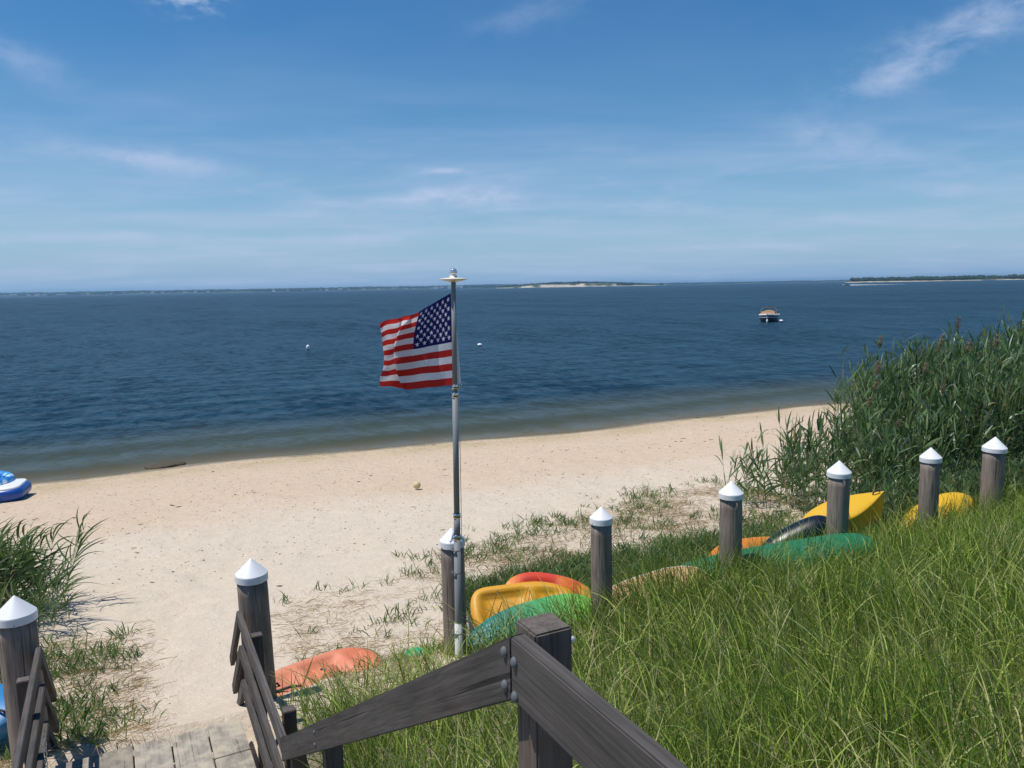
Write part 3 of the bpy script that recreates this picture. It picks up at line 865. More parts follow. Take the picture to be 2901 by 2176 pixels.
# flag: printed cloth, red and white stripes, blue canton with fifty stars
def star_hit(du, dv, R):
    """Boolean mask: points inside a five-pointed star of outer radius R, one point up."""
    a = np.arctan2(du, dv); rr = np.hypot(du, dv)
    k = np.abs(((a + math.pi / 5) % (2 * math.pi / 5)) - math.pi / 5)
    inner = R * 0.382
    # edge from (R, 0) to inner*(cos36, sin36)
    x, y = rr * np.cos(k), rr * np.sin(k)
    bx, by = inner * math.cos(math.pi / 5), inner * math.sin(math.pi / 5)
    return (x - R) * by - y * (bx - R) < 0
FH, FL = 0.91, 1.50
nu, nv = 300, 182
uu, tt = np.meshgrid(np.linspace(0, 1, nu + 1), np.linspace(0, 1, nv + 1), indexing='ij')
# shape of the blowing cloth: a fold at mid height turns the fly behind, then out again
_ub = [0, .2, .4, .55, .7, .85, 1]
def _along(vals):
    u_ = np.linspace(-0.2, 1.2, 561)
    v_ = np.interp(u_, _ub, vals)
    v_[u_ < 0] = vals[0] + (vals[1] - vals[0]) / 0.2 * u_[u_ < 0]
    v_[u_ > 1] = vals[-1] + (vals[-1] - vals[-2]) / 0.15 * (u_[u_ > 1] - 1)
    g_ = np.exp(-0.5 * (np.arange(-40, 41) * 0.0025 / 0.028) ** 2); g_ /= g_.sum()
    return np.interp(uu[:, 0], u_, np.convolve(v_, g_, 'same'))[:, None]
fold = np.sin(math.pi * np.clip(tt * 1.04, 0, 1)) ** 0.8
cx = _along([1168, 975, 770, 655, 545, 435, 335]) + fold * _along([0, -8, -50, -170, 15, 10, 35])
cx = cx + 75 * (tt - 0.5) * np.exp(-((uu - 0.5) / 0.16) ** 2) - 32 * np.exp(-((tt - 0.1) / 0.15) ** 2) * uu ** 4
z1, z2, z3 = _along([1455, 1478, 1492, 1495, 1490, 1475, 1440]), _along([940, 980, 1020, 1045, 1062, 1080, 1098]), _along([365, 470, 580, 615, 645, 668, 700])
c_ = 6 / 13
cy = z1 * (tt - c_) * (tt - 1) / c_ + z2 * tt * (tt - 1) / (c_ * (c_ - 1)) + z3 * tt * (tt - c_) / (1 - c_)
dep = _along([0, .05, .0, -.04, .10, .05, .0]) + fold * _along([0, .0, .03, -.10, .17, .06, .0])
dep = dep + (0.016 * np.sin(17 * uu + 8 * tt + 0.5) + 0.010 * np.sin(31 * uu - 12 * tt) + 0.008 * np.sin(22 * tt + 9 * uu)) * np.clip(uu * 2.5, 0.15, 1)
lat = (1168 - cx) * 0.000855
zz_ = 5.15 - (cy - 365) * 0.000835 + 0.006 * np.sin(24 * uu + 6 * tt) * uu
FX, FY = -0.563 - 0.024, 7.618
Vf = np.stack([FX - lat, FY + dep, zz_], -1)
idx = np.arange(Vf.shape[0] * Vf.shape[1]).reshape(Vf.shape[:2])
qf = np.stack([idx[:-1, :-1], idx[1:, :-1], idx[1:, 1:], idx[:-1, 1:]], -1).reshape(-1, 4)
me = array_mesh('flag', Vf.reshape(-1, 3), qf)
uc = ((uu[:-1, :-1] + uu[1:, 1:]) / 2); tc = ((tt[:-1, :-1] + tt[1:, 1:]) / 2)
stripe = np.floor((1 - tc) * 13).astype(int)
mi = np.where(stripe % 2 == 0, 0, 1)
canton = (uc < 0.40) & (tc > 6 / 13)
mi = np.where(canton, 2, mi)
cu, cv = 0.40 * FL, FH * 7 / 13
su, sv = uc * FL, (1 - tc) * FH
for row in range(9):
    ncol = 6 if row % 2 == 0 else 5
    for c in range(ncol):
        x = cu * ((1 + 2 * c) if ncol == 6 else (2 + 2 * c)) / 12
        y = cv * (row + 1) / 10
        mi = np.where(canton & star_hit(su - x, y - sv, 0.031), 3, mi)
def cloth(name, colr):
    m, t = new_mat(name)
    oc = nd(t, 'ShaderNodeTexCoord', out=3)
    c = MIX(t, NOISE(t, oc, 9.0, 4), tuple(x * 0.86 for x in colr), colr)
    d = nd(t, 'ShaderNodeBsdfDiffuse', {'Color': c})
    tr = nd(t, 'ShaderNodeBsdfTranslucent', {'Color': c})
    finish(t, nd(t, 'ShaderNodeMixShader', {0: 0.42, 1: d, 2: tr}))
    return m
for nm, cc in (('flag_red', (0.55, 0.035, 0.030)), ('flag_white', (0.78, 0.78, 0.80)), ('flag_blue', (0.022, 0.022, 0.125)), ('flag_star', (0.80, 0.80, 0.83))):
    me.materials.append(cloth(nm, cc))
me.polygons.foreach_set('material_index', mi.reshape(-1).astype(np.int32))
fl = empty('flag', (FX, FY, 4.24))
tag(fl, 'red white and blue stars and stripes flag blowing from the pole', 'flag')
o = link('cloth', me, None, fl, smooth=True)
o.matrix_parent_inverse = fl.matrix_world.inverted()
# hoist sleeve that shows on the far side of the pole
slv = pymesh('hoist_sleeve', [(-0.566, 7.655, 4.62), (-0.530, 7.665, 4.62), (-0.512, 7.662, 4.24), (-0.567, 7.652, 4.235), (-0.545, 7.67, 4.85), (-0.566, 7.66, 4.85)], [(0, 1, 2, 3), (5, 4, 1, 0)])
o = link('hoist_sleeve', slv, me.materials[1], fl)
o.matrix_parent_inverse = fl.matrix_world.inverted()
clip = tube_mesh('flag_clip', [(-0.520 + 0.012 * math.cos(a), 7.655, 4.235 + 0.016 * math.sin(a)) for a in np.linspace(0, 2 * math.pi, 13)[:-1]], 0.004, 6, closed=True)
o = link('clip', clip, MAT['chrome'], fl, smooth=True)
o.matrix_parent_inverse = fl.matrix_world.inverted()

# ================================================================== kayaks, canoe, board
def plastic(name, stops, axis=0, scale=2.2, wob=0.5, length=1.0, rough=0.42, scuff=0.35):
    """Moulded plastic whose colours run into each other along the hull."""
    m, t = new_mat(name)
    oc = nd(t, 'ShaderNodeTexCoord', out=3)
    s_ = nd(t, 'ShaderNodeSeparateXYZ', {0: oc}, out=axis)
    n = NOISE(t, oc, scale, 4, 0.6, 0.8)
    k = M(t, 'ADD', M(t, 'ADD', M(t, 'DIVIDE', s_, length), 0.5), M(t, 'MULTIPLY', M(t, 'SUBTRACT', n, 0.5), wob))
    c = RAMP(t, k, stops) if len(stops) > 1 else MIX(t, n, tuple(x * 0.88 for x in stops[0][1]), stops[0][1])
    sc_ = NOISE(t, SCALEV(t, oc, (1, 8, 8)), 9.0, 6, 0.7, 0.4)
    grey = nd(t, 'ShaderNodeHueSaturation', {'Hue': 0.5, 'Saturation': 0.62, 'Value': 0.78, 'Fac': 1.0, 'Color': c})
    c = MIX(t, M(t, 'MULTIPLY', SMOOTH(t, sc_, 0.5, 0.7), scuff), c, grey)
    grit_ = NOISE(t, oc, 55.0, 4, 0.7)
    c = MIX(t, M(t, 'MULTIPLY', SMOOTH(t, M(t, 'ADD', M(t, 'MULTIPLY', grit_, 0.5), M(t, 'MULTIPLY', n, 0.5)), 0.54, 0.66), scuff * 0.9), c, (0.42, 0.35, 0.26))
    finish(t, PB(t, c, M(t, 'ADD', rough, M(t, 'MULTIPLY', n, 0.16)), 0.5, BUMP(t, sc_, 0.2, 0.003)))
    return m

def hull_mesh(name, L, W, depth, crown, rocker=(0.05, 0.05), sharp=(2.2, 2.2), full=(0.75, 0.75), wells=(), chine=0.85, groove=(), ns=56, nr=40, lift=1.0, ke=None):
    """Lofted small-boat hull along x; sharp/full shape the (stern, bow) ends, wells are recesses (x0, x1, frac, depth) in the deck, grooves run along the bottom."""
    V, F_ = [], []
    for i in range(ns):
        s = -math.cos(math.pi * i / (ns - 1))
        e = 1 if s > 0 else 0
        w = max(0.012, W / 2 * (1 - abs(s) ** sharp[e]) ** full[e])
        kd = depth * (1 - abs(s) ** (ke[e] if ke else sharp[e] * 1.6)) ** 0.6 + 0.012
        zs = rocker[e] * abs(s) ** 2.2
        for k in range(nr):
            a = 2 * math.pi * k / nr
            c, sn = math.cos(a), math.sin(a)
            y = w * math.copysign(abs(c) ** chine, c)
            if sn < 0:
                z = zs - kd * abs(sn) ** chine * lift
                for (g0, gw, gd) in groove:
                    z += gd * math.exp(-((y / max(w, 1e-3) - g0) / gw) ** 2) * (1 - abs(s) ** 4)
            else:
                z = zs + crown * (w / (W / 2)) * sn ** 0.9
                for (x0, x1, fr_, dp) in wells:
                    xl = s * L / 2
                    m1 = 1 / (1 + math.exp(-(xl - x0) * 38)) * 1 / (1 + math.exp((xl - x1) * 38))
                    m2 = 1 / (1 + math.exp((abs(y) / max(w, 1e-3) - fr_) * 26))
                    z -= dp * m1 * m2
            V.append((s * L / 2, y, z))
    for i in range(ns - 1):
        for k in range(nr):
            k2 = (k + 1) % nr
            F_.append((i * nr + k, i * nr + k2, (i + 1) * nr + k2, (i + 1) * nr + k))
    F_.append(tuple(range(nr))[::-1]); F_.append(tuple((ns - 1) * nr + k for k in range(nr)))
    return pymesh(name, V, F_)

def boat_root(name, label, cat, ctr, axis, up, group=None):
    """Empty whose x axis points to the bow and whose z axis is the deck normal."""
    x = Vector(axis).normalized()
    u_ = Vector(up); z = (u_ - x * u_.dot(x)).normalized()
    y = z.cross(x)
    o = empty(name, ctr, Matrix((x, y, z)).transposed())
    return tag(o, label, cat, group)

def handle(parent, x, z, w=0.16, mat=None, y=0.0, along='y', h=0.03):
    pts = [(-w / 2, 0, 0), (-w / 2 * 0.8, 0, h), (0, 0, h * 1.25), (w / 2 * 0.8, 0, h), (w / 2, 0, 0)]
    pts = [((a if along == 'x' else 0) + x, (a if along == 'y' else 0) + y, c + z) for a, b_, c in pts]
    return link('carry_handle', tube_mesh('carry_handle', pts, 0.011, 8), mat or MAT['black'], parent, smooth=True)

def inflated_pad(name, L, W, H):
    bm = bmesh.new(); bmesh.ops.create_cube(bm, size=1.0)
    bmesh.ops.scale(bm, vec=(L, W, H), verts=bm.verts)
    bmesh.ops.bevel(bm, geom=list(bm.edges), offset=H * 0.45, segments=3, affect='EDGES')
    return bm_mesh(bm, name)
YEL = [(0.0, (0.72, 0.36, 0.012))]
MAT['salmon'] = plastic('faded_salmon_plastic', [(0.0, (0.62, 0.13, 0.045)), (0.35, (0.66, 0.22, 0.115)), (1.0, (0.68, 0.25, 0.14))], length=1.7, wob=0.25, rough=0.5)
MAT['yellow_a'] = plastic('amber_yellow_plastic', [(0.0, (0.70, 0.33, 0.008))])
MAT['yellow_b'] = plastic('bright_yellow_plastic', [(0.0, (0.74, 0.42, 0.006))])
MAT['fire'] = plastic('red_orange_yellow_plastic', [(0.0, (0.70, 0.30, 0.015)), (0.22, (0.66, 0.055, 0.018)), (0.52, (0.66, 0.05, 0.02)), (0.64, (0.68, 0.17, 0.012)), (0.74, (0.64, 0.05, 0.02)), (0.84, (0.72, 0.34, 0.02)), (1.0, (0.72, 0.38, 0.03))], length=1.25, wob=0.35, scale=5.0)
MAT['teal_lime'] = plastic('teal_to_lime_plastic', [(0.0, (0.018, 0.15, 0.115)), (0.22, (0.018, 0.22, 0.20)), (0.38, (0.03, 0.20, 0.13)), (0.55, (0.06, 0.33, 0.12)), (0.75, (0.13, 0.44, 0.085)), (1.0, (0.26, 0.52, 0.05))], length=1.85, wob=0.28, scale=2.5)
MAT['canoe_green'] = plastic('dark_green_plastic', [(0.0, (0.012, 0.175, 0.075))], rough=0.45)
MAT['navy'] = plastic('glossy_navy_plastic', [(0.0, (0.006, 0.010, 0.022))], rough=0.22, scuff=0.03)
MAT['orange'] = plastic('orange_plastic', [(0.0, (0.72, 0.21, 0.008))])
MAT['toy_green'] = plastic('bright_green_plastic', [(0.0, (0.03, 0.42, 0.16))], rough=0.35)
MAT['blue_plastic'] = plastic('bright_blue_plastic', [(0.0, (0.01, 0.20, 0.48))], rough=0.35)
MAT['tan'] = plastic('peach_foam_board', [(0.0, (0.58, 0.36, 0.17))], rough=0.6)
MAT['decal'] = plain('white_decal', (0.80, 0.80, 0.82), 0.5)
MAT['blue_float'] = plain('blue_vinyl', (0.03, 0.11, 0.30), 0.4)

GRP = 'kayaks and boards stored along the pilings'
# salmon sit-on-top beside the stairs
k = boat_root('kayak', 'faded salmon sit-on-top kayak on the sand beside the stairs', 'kayak', (-2.08, 7.68, 1.14), (-0.74, -0.67, 0.02), (0.05, -0.12, 1), GRP)
link('hull', hull_mesh('salmon_hull', 1.38, 0.74, 0.14, 0.09, (0.03, 0.05), (3.4, 2.8), (0.55, 0.60), [(-0.30, 0.10, 0.62, 0.10), (0.20, 0.42, 0.5, 0.06), (-0.56, -0.38, 0.55, 0.05)], groove=[(0.0, 0.2, 0.05)]), MAT['salmon'], k, smooth=True)
handle(k, 0.58, 0.075, 0.24, along='x', h=0.04)
for sy in (-1, 1):
    e_ = link('scupper_plug', lathe_mesh('scupper_plug', [(0, 0.012), (0.016, 0.010), (0.02, 0.0)], 12), MAT['black'], k); e_.location = (-0.08, sy * 0.12, 0.0)
link('bow_rope', tube_mesh('bow_rope', [(0.66, 0.0, 0.06), (0.62, 0.05, 0.085), (0.52, 0.10, 0.10), (0.40, 0.12, 0.11), (0.30, 0.16, 0.105)], 0.014, 8), MAT['black'], k, smooth=True)
link('seat', inflated_pad('seat_pad', 0.30, 0.34, 0.05), MAT['salmon'], k, smooth=True).location = (-0.10, 0, -0.02)
# amber kayak with a square black stern, deck turned to the viewer
k = boat_root('kayak', 'amber yellow sit-on-top kayak on its side with a black square stern', 'kayak', (0.10, 8.88, 1.37), (0.97, 0.16, 0.05), (0.02, -0.66, 0.75), GRP)
link('hull', hull_mesh('amber_hull', 1.30, 0.62, 0.13, 0.09, (0.02, 0.06), (9.0, 2.3), (0.5, 0.7), [(-0.50, 0.06, 0.62, 0.10), (0.16, 0.42, 0.55, 0.08)], groove=[(0.0, 0.2, 0.05)]), MAT['yellow_a'], k, smooth=True)
st = link('stern_plate', box_mesh('stern_plate', 0.05, 0.20, 0.10, 0.008, 2), MAT['black'], k); st.location = (-0.665, -0.13, -0.02)
handle(k, -0.45, 0.085, 0.16, y=-0.22, along='x')
link('deck_cord', tube_mesh('deck_cord', [(-0.50, -0.24, 0.085), (-0.30, 0.20, 0.10), (-0.12, -0.24, 0.09), (0.08, 0.20, 0.10), (0.12, -0.22, 0.09)], 0.006, 6), MAT['black'], k, smooth=True)
# red, orange and yellow kayak behind it
k = boat_root('kayak', 'red and orange kayak with yellow end and white decal behind the amber one', 'kayak', (0.45, 9.28, 1.34), (0.95, 0.10, -0.22), (0.05, -0.62, 0.78), GRP)
link('hull', hull_mesh('fire_hull', 1.22, 0.58, 0.14, 0.11, (0.03, 0.03), (2.6, 2.4), (0.65, 0.65), [(-0.35, 0.05, 0.5, 0.06)], groove=[(0.0, 0.2, 0.04)]), MAT['fire'], k, smooth=True)
dc = link('decal', lathe_mesh('decal', [(0.0, 0.004), (0.055, 0.003), (0.06, 0.0)], 20), MAT['decal'], k); dc.location = (0.34, -0.07, 0.118); dc.scale = (1.0, 0.55, 1)
handle(k, 0.55, 0.07, 0.10, along='x')
# teal to lime hull in front
k = boat_root('kayak', 'upturned kayak shading from teal to lime green beside the flagpole', 'kayak', (0.20, 8.40, 1.24), (0.90, 0.38, 0.09), (-0.05, 0.62, -0.78), GRP)
link('hull', hull_mesh('teal_hull', 1.90, 0.76, 0.24, 0.09, (0.03, 0.03), (2.1, 3.4), (0.72, 0.62), groove=[(0.45, 0.12, 0.03), (-0.45, 0.12, 0.03)]), MAT['teal_lime'], k, smooth=True)
link('rim', tube_mesh('rim', [(0.95 * math.cos(a) * 0.96, 0.37 * math.sin(a) * (1 - 0.15 * math.cos(a) ** 2), 0.01) for a in np.linspace(0, 2 * math.pi, 61)[:-1]], 0.012, 6, closed=True), MAT['teal_lime'], k, smooth=True)
# peach board
def board_mesh(name, L, W, T):
    V, F_ = [], []
    n = 72
    rings = [(0.0, T / 2), (0.7, T / 2), (0.95, T / 2 * 0.86), (1.0, 0), (0.95, -T / 2 * 0.86), (0.0, -T / 2)]
    for (f_, z) in rings:
        for i in range(n):
            a = 2 * math.pi * i / n
            c, s = math.cos(a), math.sin(a)
            V.append((L / 2 * math.copysign(abs(c) ** 0.75, c) * f_, W / 2 * math.copysign(abs(s) ** 0.85, s) * f_, z + 0.02 * c * c))
    for j in range(len(rings) - 1):
        for i in range(n):
            i2 = (i + 1) % n
            F_.append((j * n + i, (j + 1) * n + i, (j + 1) * n + i2, j * n + i2))
    return pymesh(name, V, F_)
k = boat_root('paddle_board', 'peach coloured paddle board tilted in the grass left of the green canoe', 'board', (1.66, 9.02, 1.40), (0.86, 0.26, 0.16), (0.06, -0.66, 0.72), GRP)
link('deck', board_mesh('board_deck', 1.6, 0.60, 0.10), MAT['tan'], k, smooth=True)
link('rail_edge', tube_mesh('rail_edge', [(0.80 * math.copysign(abs(math.cos(a)) ** 0.75, math.cos(a)), 0.30 * math.copysign(abs(math.sin(a)) ** 0.85, math.sin(a)), 0.02 * math.cos(a) ** 2) for a in np.linspace(0, 2 * math.pi, 73)[:-1]], 0.008, 6, closed=True), MAT['decal'], k, smooth=True)
# blue float tucked behind the board
k = empty('net_float', (2.36, 9.14, 1.36))
tag(k, 'small blue float half hidden in grass beside the green canoe', 'float')
link('shell', lathe_mesh('float_shell', [(0.0, 0.12)] + [(0.10 * math.sin(a), 0.12 * math.cos(a)) for a in np.linspace(0.2, 2.9, 12)] + [(0.0, -0.12)], 20), MAT['blue_float'], k, smooth=True)
e_ = link('eyelet', tube_mesh('eyelet', [(0.02 * math.cos(a), 0, 0.135 + 0.02 * math.sin(a)) for a in np.linspace(0, 2 * math.pi, 11)[:-1]], 0.006, 6, closed=True), MAT['black'], k)
# long green canoe
k = boat_root('canoe', 'long dark green canoe lying upturned in the grass between pilings', 'canoe', (3.30, 9.87, 1.37), (0.968, 0.215, 0.070), (0.0, 0.35, -0.94), GRP)
link('hull', hull_mesh('canoe_hull', 3.55, 0.62, 0.30, 0.02, (0.02, 0.02), (2.3, 6.5), (0.8, 0.55), groove=[], chine=0.8), MAT['canoe_green'], k, smooth=True)
link('gunwale', tube_mesh('gunwale', [(1.72 * math.cos(a), 0.305 * math.sin(a), 0.0) for a in np.linspace(0, 2 * math.pi, 81)[:-1]], 0.012, 6, closed=True), MAT['black'], k, smooth=True)
# glossy navy kayak with its end in the air
k = boat_root('kayak', 'glossy navy black kayak with its bow raised behind the green canoe', 'kayak', (4.02, 10.74, 1.47), (0.87, 0.06, 0.42), (-0.30, 0.40, -0.85), GRP)
link('hull', hull_mesh('navy_hull', 1.30, 0.42, 0.22, 0.08, (0.06, 0.03), (2.2, 3.6), (0.8, 0.55)), MAT['navy'], k, smooth=True)
link('rim', tube_mesh('rim', [(0.64 * math.cos(a), 0.205 * math.sin(a) * (1 - 0.1 * math.cos(a) ** 4), 0.0) for a in np.linspace(-1.5, 1.5, 30)], 0.010, 6), MAT['orange'], k, smooth=True)
# orange one behind the piling
k = boat_root('kayak', 'orange kayak low in the grass right of the piling', 'kayak', (3.62, 11.22, 1.12), (0.97, 0.20, 0.02), (0, 0.3, -0.95), GRP)
link('hull', hull_mesh('orange_hull', 1.5, 0.55, 0.20, 0.08, (0.04, 0.04), (2.6, 2.6), (0.6, 0.6)), MAT['orange'], k, smooth=True)
handle(k, 0.66, -0.02, 0.12, along='x', h=-0.03)
# yellow kayak whose bow sticks up past the piling
k = boat_root('kayak', 'bright yellow kayak with a sharp bow pointing up behind the piling', 'kayak', (4.93, 11.22, 1.80), (0.93, 0.20, 0.29), (-0.25, -0.30, 0.92), GRP)
link('hull', hull_mesh('bow_hull', 1.46, 0.54, 0.42, 0.06, (0.02, 0.01), (2.2, 1.5), (0.7, 1.0), [], chine=0.75, ke=(3.0, 22.0)), MAT['yellow_b'], k, smooth=True)
handle(k, 0.60, 0.035, 0.12, along='x', h=0.03)
# yellow one at the right
k = boat_root('kayak', 'bright yellow upturned kayak end between the two rightmost pilings', 'kayak', (6.74, 11.90, 1.44), (0.88, 0.30, 0.28), (-0.3, 0.30, -0.88), GRP)
link('hull', hull_mesh('right_hull', 1.5, 0.60, 0.22, 0.09, (0.04, 0.04), (2.4, 2.6), (0.65, 0.6), groove=[(0.0, 0.15, -0.03)]), MAT['yellow_b'], k, smooth=True)
handle(k, 0.66, 0.02, 0.1, along='x', h=-0.03)
# blue one by the leftmost piling
k = boat_root('kayak', 'bright blue plastic kayak end behind the leftmost piling', 'kayak', (-5.25, 6.75, 1.36), (0.93, -0.32, 0.05), (0, -0.4, 0.9), GRP)
link('hull', hull_mesh('blue_hull', 1.5, 0.66, 0.22, 0.14, (0.03, 0.03), (3.4, 3.4), (0.55, 0.55), [(-0.3, 0.3, 0.6, 0.1)]), MAT['blue_plastic'], k, smooth=True)
handle(k, 0.66, 0.10, 0.12, along='x')
# crumpled green float by the flagpole foot
k = empty('pool_float', (-1.12, 8.0, 1.05)); k.scale = (0.8, 0.8, 0.75)
tag(k, 'crumpled bright green inflatable float left of the flagpole foot', 'float')
iv, fi = ico()
def lumpy(name, r, seed, sq=(1, 1, 1)):
    bm = bmesh.new(); bmesh.ops.create_icosphere(bm, subdivisions=3, radius=r)
    rs_ = np.random.RandomState(seed)
    for v in bm.verts:
        d_ = v.co.normalized()
        f_ = 1 + 0.22 * (float(fbm(d_.x * 3 + seed, d_.y * 3 + d_.z * 2.3, seed)) - 0.5) * 2
        v.co = Vector((v.co.x * sq[0], v.co.y * sq[1], v.co.z * sq[2])) * f_
    return bm_mesh(bm, name)
for i, (x, y, z, r) in enumerate(((-0.16, 0.0, 0.10, 0.14), (0.02, 0.04, 0.16, 0.17), (0.20, 0.0, 0.12, 0.13), (0.05, -0.14, 0.08, 0.13))):
    e_ = link('chamber', lumpy('float_chamber', r, 60 + i, (1.15, 1, 0.85)), MAT['toy_green'], k, smooth=True); e_.location = (x, y, z)

# ================================================================== inflatables, ball, rock
MAT['raft_blue'] = plain('glossy_blue_vinyl', (0.012, 0.075, 0.34), 0.28, 0.6, var=0.25, scale=3)
MAT['raft_white'] = plain('white_vinyl', (0.78, 0.78, 0.82), 0.35, 0.5, var=0.08, scale=4)
mm, t = new_mat('blue_white_print')
oc = nd(t, 'ShaderNodeTexCoord', out=3)
vd = nd(t, 'ShaderNodeTexVoronoi', {'Vector': oc, 'Scale': 5.0}, out=0)
cc = RAMP(t, vd, [(0.25, (0.75, 0.82, 0.88)), (0.36, (0.10, 0.42, 0.78)), (0.6, (0.03, 0.22, 0.62))])
finish(t, PB(t, cc, 0.3, 0.5)); MAT['raft_print'] = mm
def inflated(name, L, W, H, e=0.35, n=64, rings=12):
    V, F_ = [], []
    for j in range(rings + 1):
        b_ = -math.pi / 2 + math.pi * j / rings
        rr = math.cos(b_) ** 0.55 if 0 < j < rings else 0.0
        for i in range(n):
            a = 2 * math.pi * i / n
            c, s = math.cos(a), math.sin(a)
            ex = L / 2 - (1 - rr) * H / 2; ey = W / 2 - (1 - rr) * H / 2
            if rr == 0: ex, ey = L * 0.1, W * 0.1
            V.append((ex * math.copysign(abs(c) ** e, c), ey * math.copysign(abs(s) ** e, s), H / 2 * math.sin(b_) + H / 2))
    for j in range(rings):
        for i in range(n):
            i2 = (i + 1) % n
            F_.append((j * n + i, j * n + i2, (j + 1) * n + i2, (j + 1) * n + i))
    F_.append(tuple(range(n))[::-1]); F_.append(tuple(rings * n + i for i in range(n)))
    return pymesh(name, V, F_)
rx, ry = -13.16, 18.50
rf = empty('inflatable_raft', (rx, ry, gz(rx, ry) + 0.01)); rf.rotation_euler = (0.02, -0.04, 0.30)
tag(rf, 'large blue inflatable raft with white top at the water edge', 'raft')
link('tube', inflated('raft_tube', 2.10, 1.15, 0.31), MAT['raft_blue'], rf, smooth=True)
w_ = link('top_panel', inflated('raft_top', 1.95, 1.02, 0.10), MAT['raft_white'], rf, smooth=True); w_.location = (0, 0, 0.25)
s_ = link('side_stripe', box_mesh('side_stripe', 1.1, 0.02, 0.07, 0.006), MAT['raft_white'], rf); s_.location = (-0.45, -0.567, 0.20)
g_ = link('grommet', tube_mesh('grommet', [(0.045 * math.cos(a), 0, 0.045 * math.sin(a)) for a in np.linspace(0, 2 * math.pi, 17)[:-1]], 0.014, 8, closed=True), MAT['raft_white'], rf, smooth=True); g_.location = (0.35, -0.58, 0.21)
link('rope', tube_mesh('rope', [(0.40, -0.50, 0.35), (0.47, -0.59, 0.25), (0.56, -0.62, 0.13), (0.60, -0.64, 0.03), (0.64, -0.70, 0.02)], 0.012, 6), MAT['raft_print'], rf, smooth=True)
r2 = empty('inflatable_ring', (-13.15, 18.85, gz(rx, ry) + 0.315)); r2.rotation_euler = (0.05, 0.10, 0.4)
tag(r2, 'blue and white patterned inflatable ring lying on the blue raft', 'float')
link('tube', tube_mesh('ring_tube', [(0.42 * math.cos(a), 0.42 * math.sin(a), 0.15) for a in np.linspace(0, 2 * math.pi, 41)[:-1]], 0.115, 18, closed=True), MAT['raft_print'], r2, smooth=True)
v_ = link('valve', lathe_mesh('valve', [(0, 0.03), (0.018, 0.028), (0.02, 0)], 12), MAT['black'], r2); v_.location = (0.34, -0.20, 0.26)

# football: cream panels and dark patches, each a real facet group
bx, by = -2.26, 17.51
ball = empty('football', (bx, by, gz(bx, by) + 0.02))
tag(ball, 'weathered cream football with dark patches on the sand', 'ball')
MAT['ball_cream'] = plain('ball_leather', (0.62, 0.52, 0.30), 0.6, 0.3, var=0.2, scale=20)
MAT['ball_dark'] = plain('ball_patch', (0.13, 0.095, 0.04), 0.6, 0.3, var=0.3, scale=20)
BR = 0.088
bm = bmesh.new(); bmesh.ops.create_icosphere(bm, subdivisions=4, radius=BR)
o = link('shell', bm_mesh(bm, 'ball_shell'), MAT['ball_cream'], ball, smooth=True); o.location.z = BR
g1 = (1 + 5 ** 0.5) / 2
dirs = [Vector(v).normalized() for v in ((0, 1, g1), (0, -1, g1), (0, 1, -g1), (0, -1, -g1), (1, g1, 0), (-1, g1, 0), (1, -g1, 0), (-1, -g1, 0), (g1, 0, 1), (-g1, 0, 1), (g1, 0, -1), (-g1, 0, -1))]
patch_me = pymesh('ball_patch', [(0, 0, BR * 1.006)] + [(0.025 * math.cos(a), 0.025 * math.sin(a), math.sqrt(BR ** 2 - 0.025 ** 2) * 1.006) for a in np.linspace(0, 2 * math.pi, 6)[:-1]], [(0, 1 + i, 1 + (i + 1) % 5) for i in range(5)])
tilt = Matrix.Rotation(0.5, 4, 'X') @ Matrix.Rotation(0.3, 4, 'Y')
for d_ in dirs:
    o = link('patch', patch_me, MAT['ball_dark'], ball)
    o.matrix_local = Matrix.Translation((0, 0, BR)) @ tilt @ d_.to_track_quat('Z', 'Y').to_matrix().to_4x4()

MAT['rock'] = plain('wet_weedy_rock', (0.075, 0.062, 0.040), 0.75, 0.3, var=0.5, scale=9, bump=0.6, dirt=(0.16, 0.12, 0.05))
def rock(name, label, x, y, z, r, sq, seed):
    o = link(name, lumpy(name, r, seed, sq), MAT['rock'], smooth=True)
    o.location = (x, y, z); o.rotation_euler.z = 0.4
    tag(o, label, 'rock')
rock('submerged_rock', 'dark weedy rock just breaking the shallow water', -10.60, 22.96, -0.01, 0.40, (1.5, 1.1, 0.28), 71)

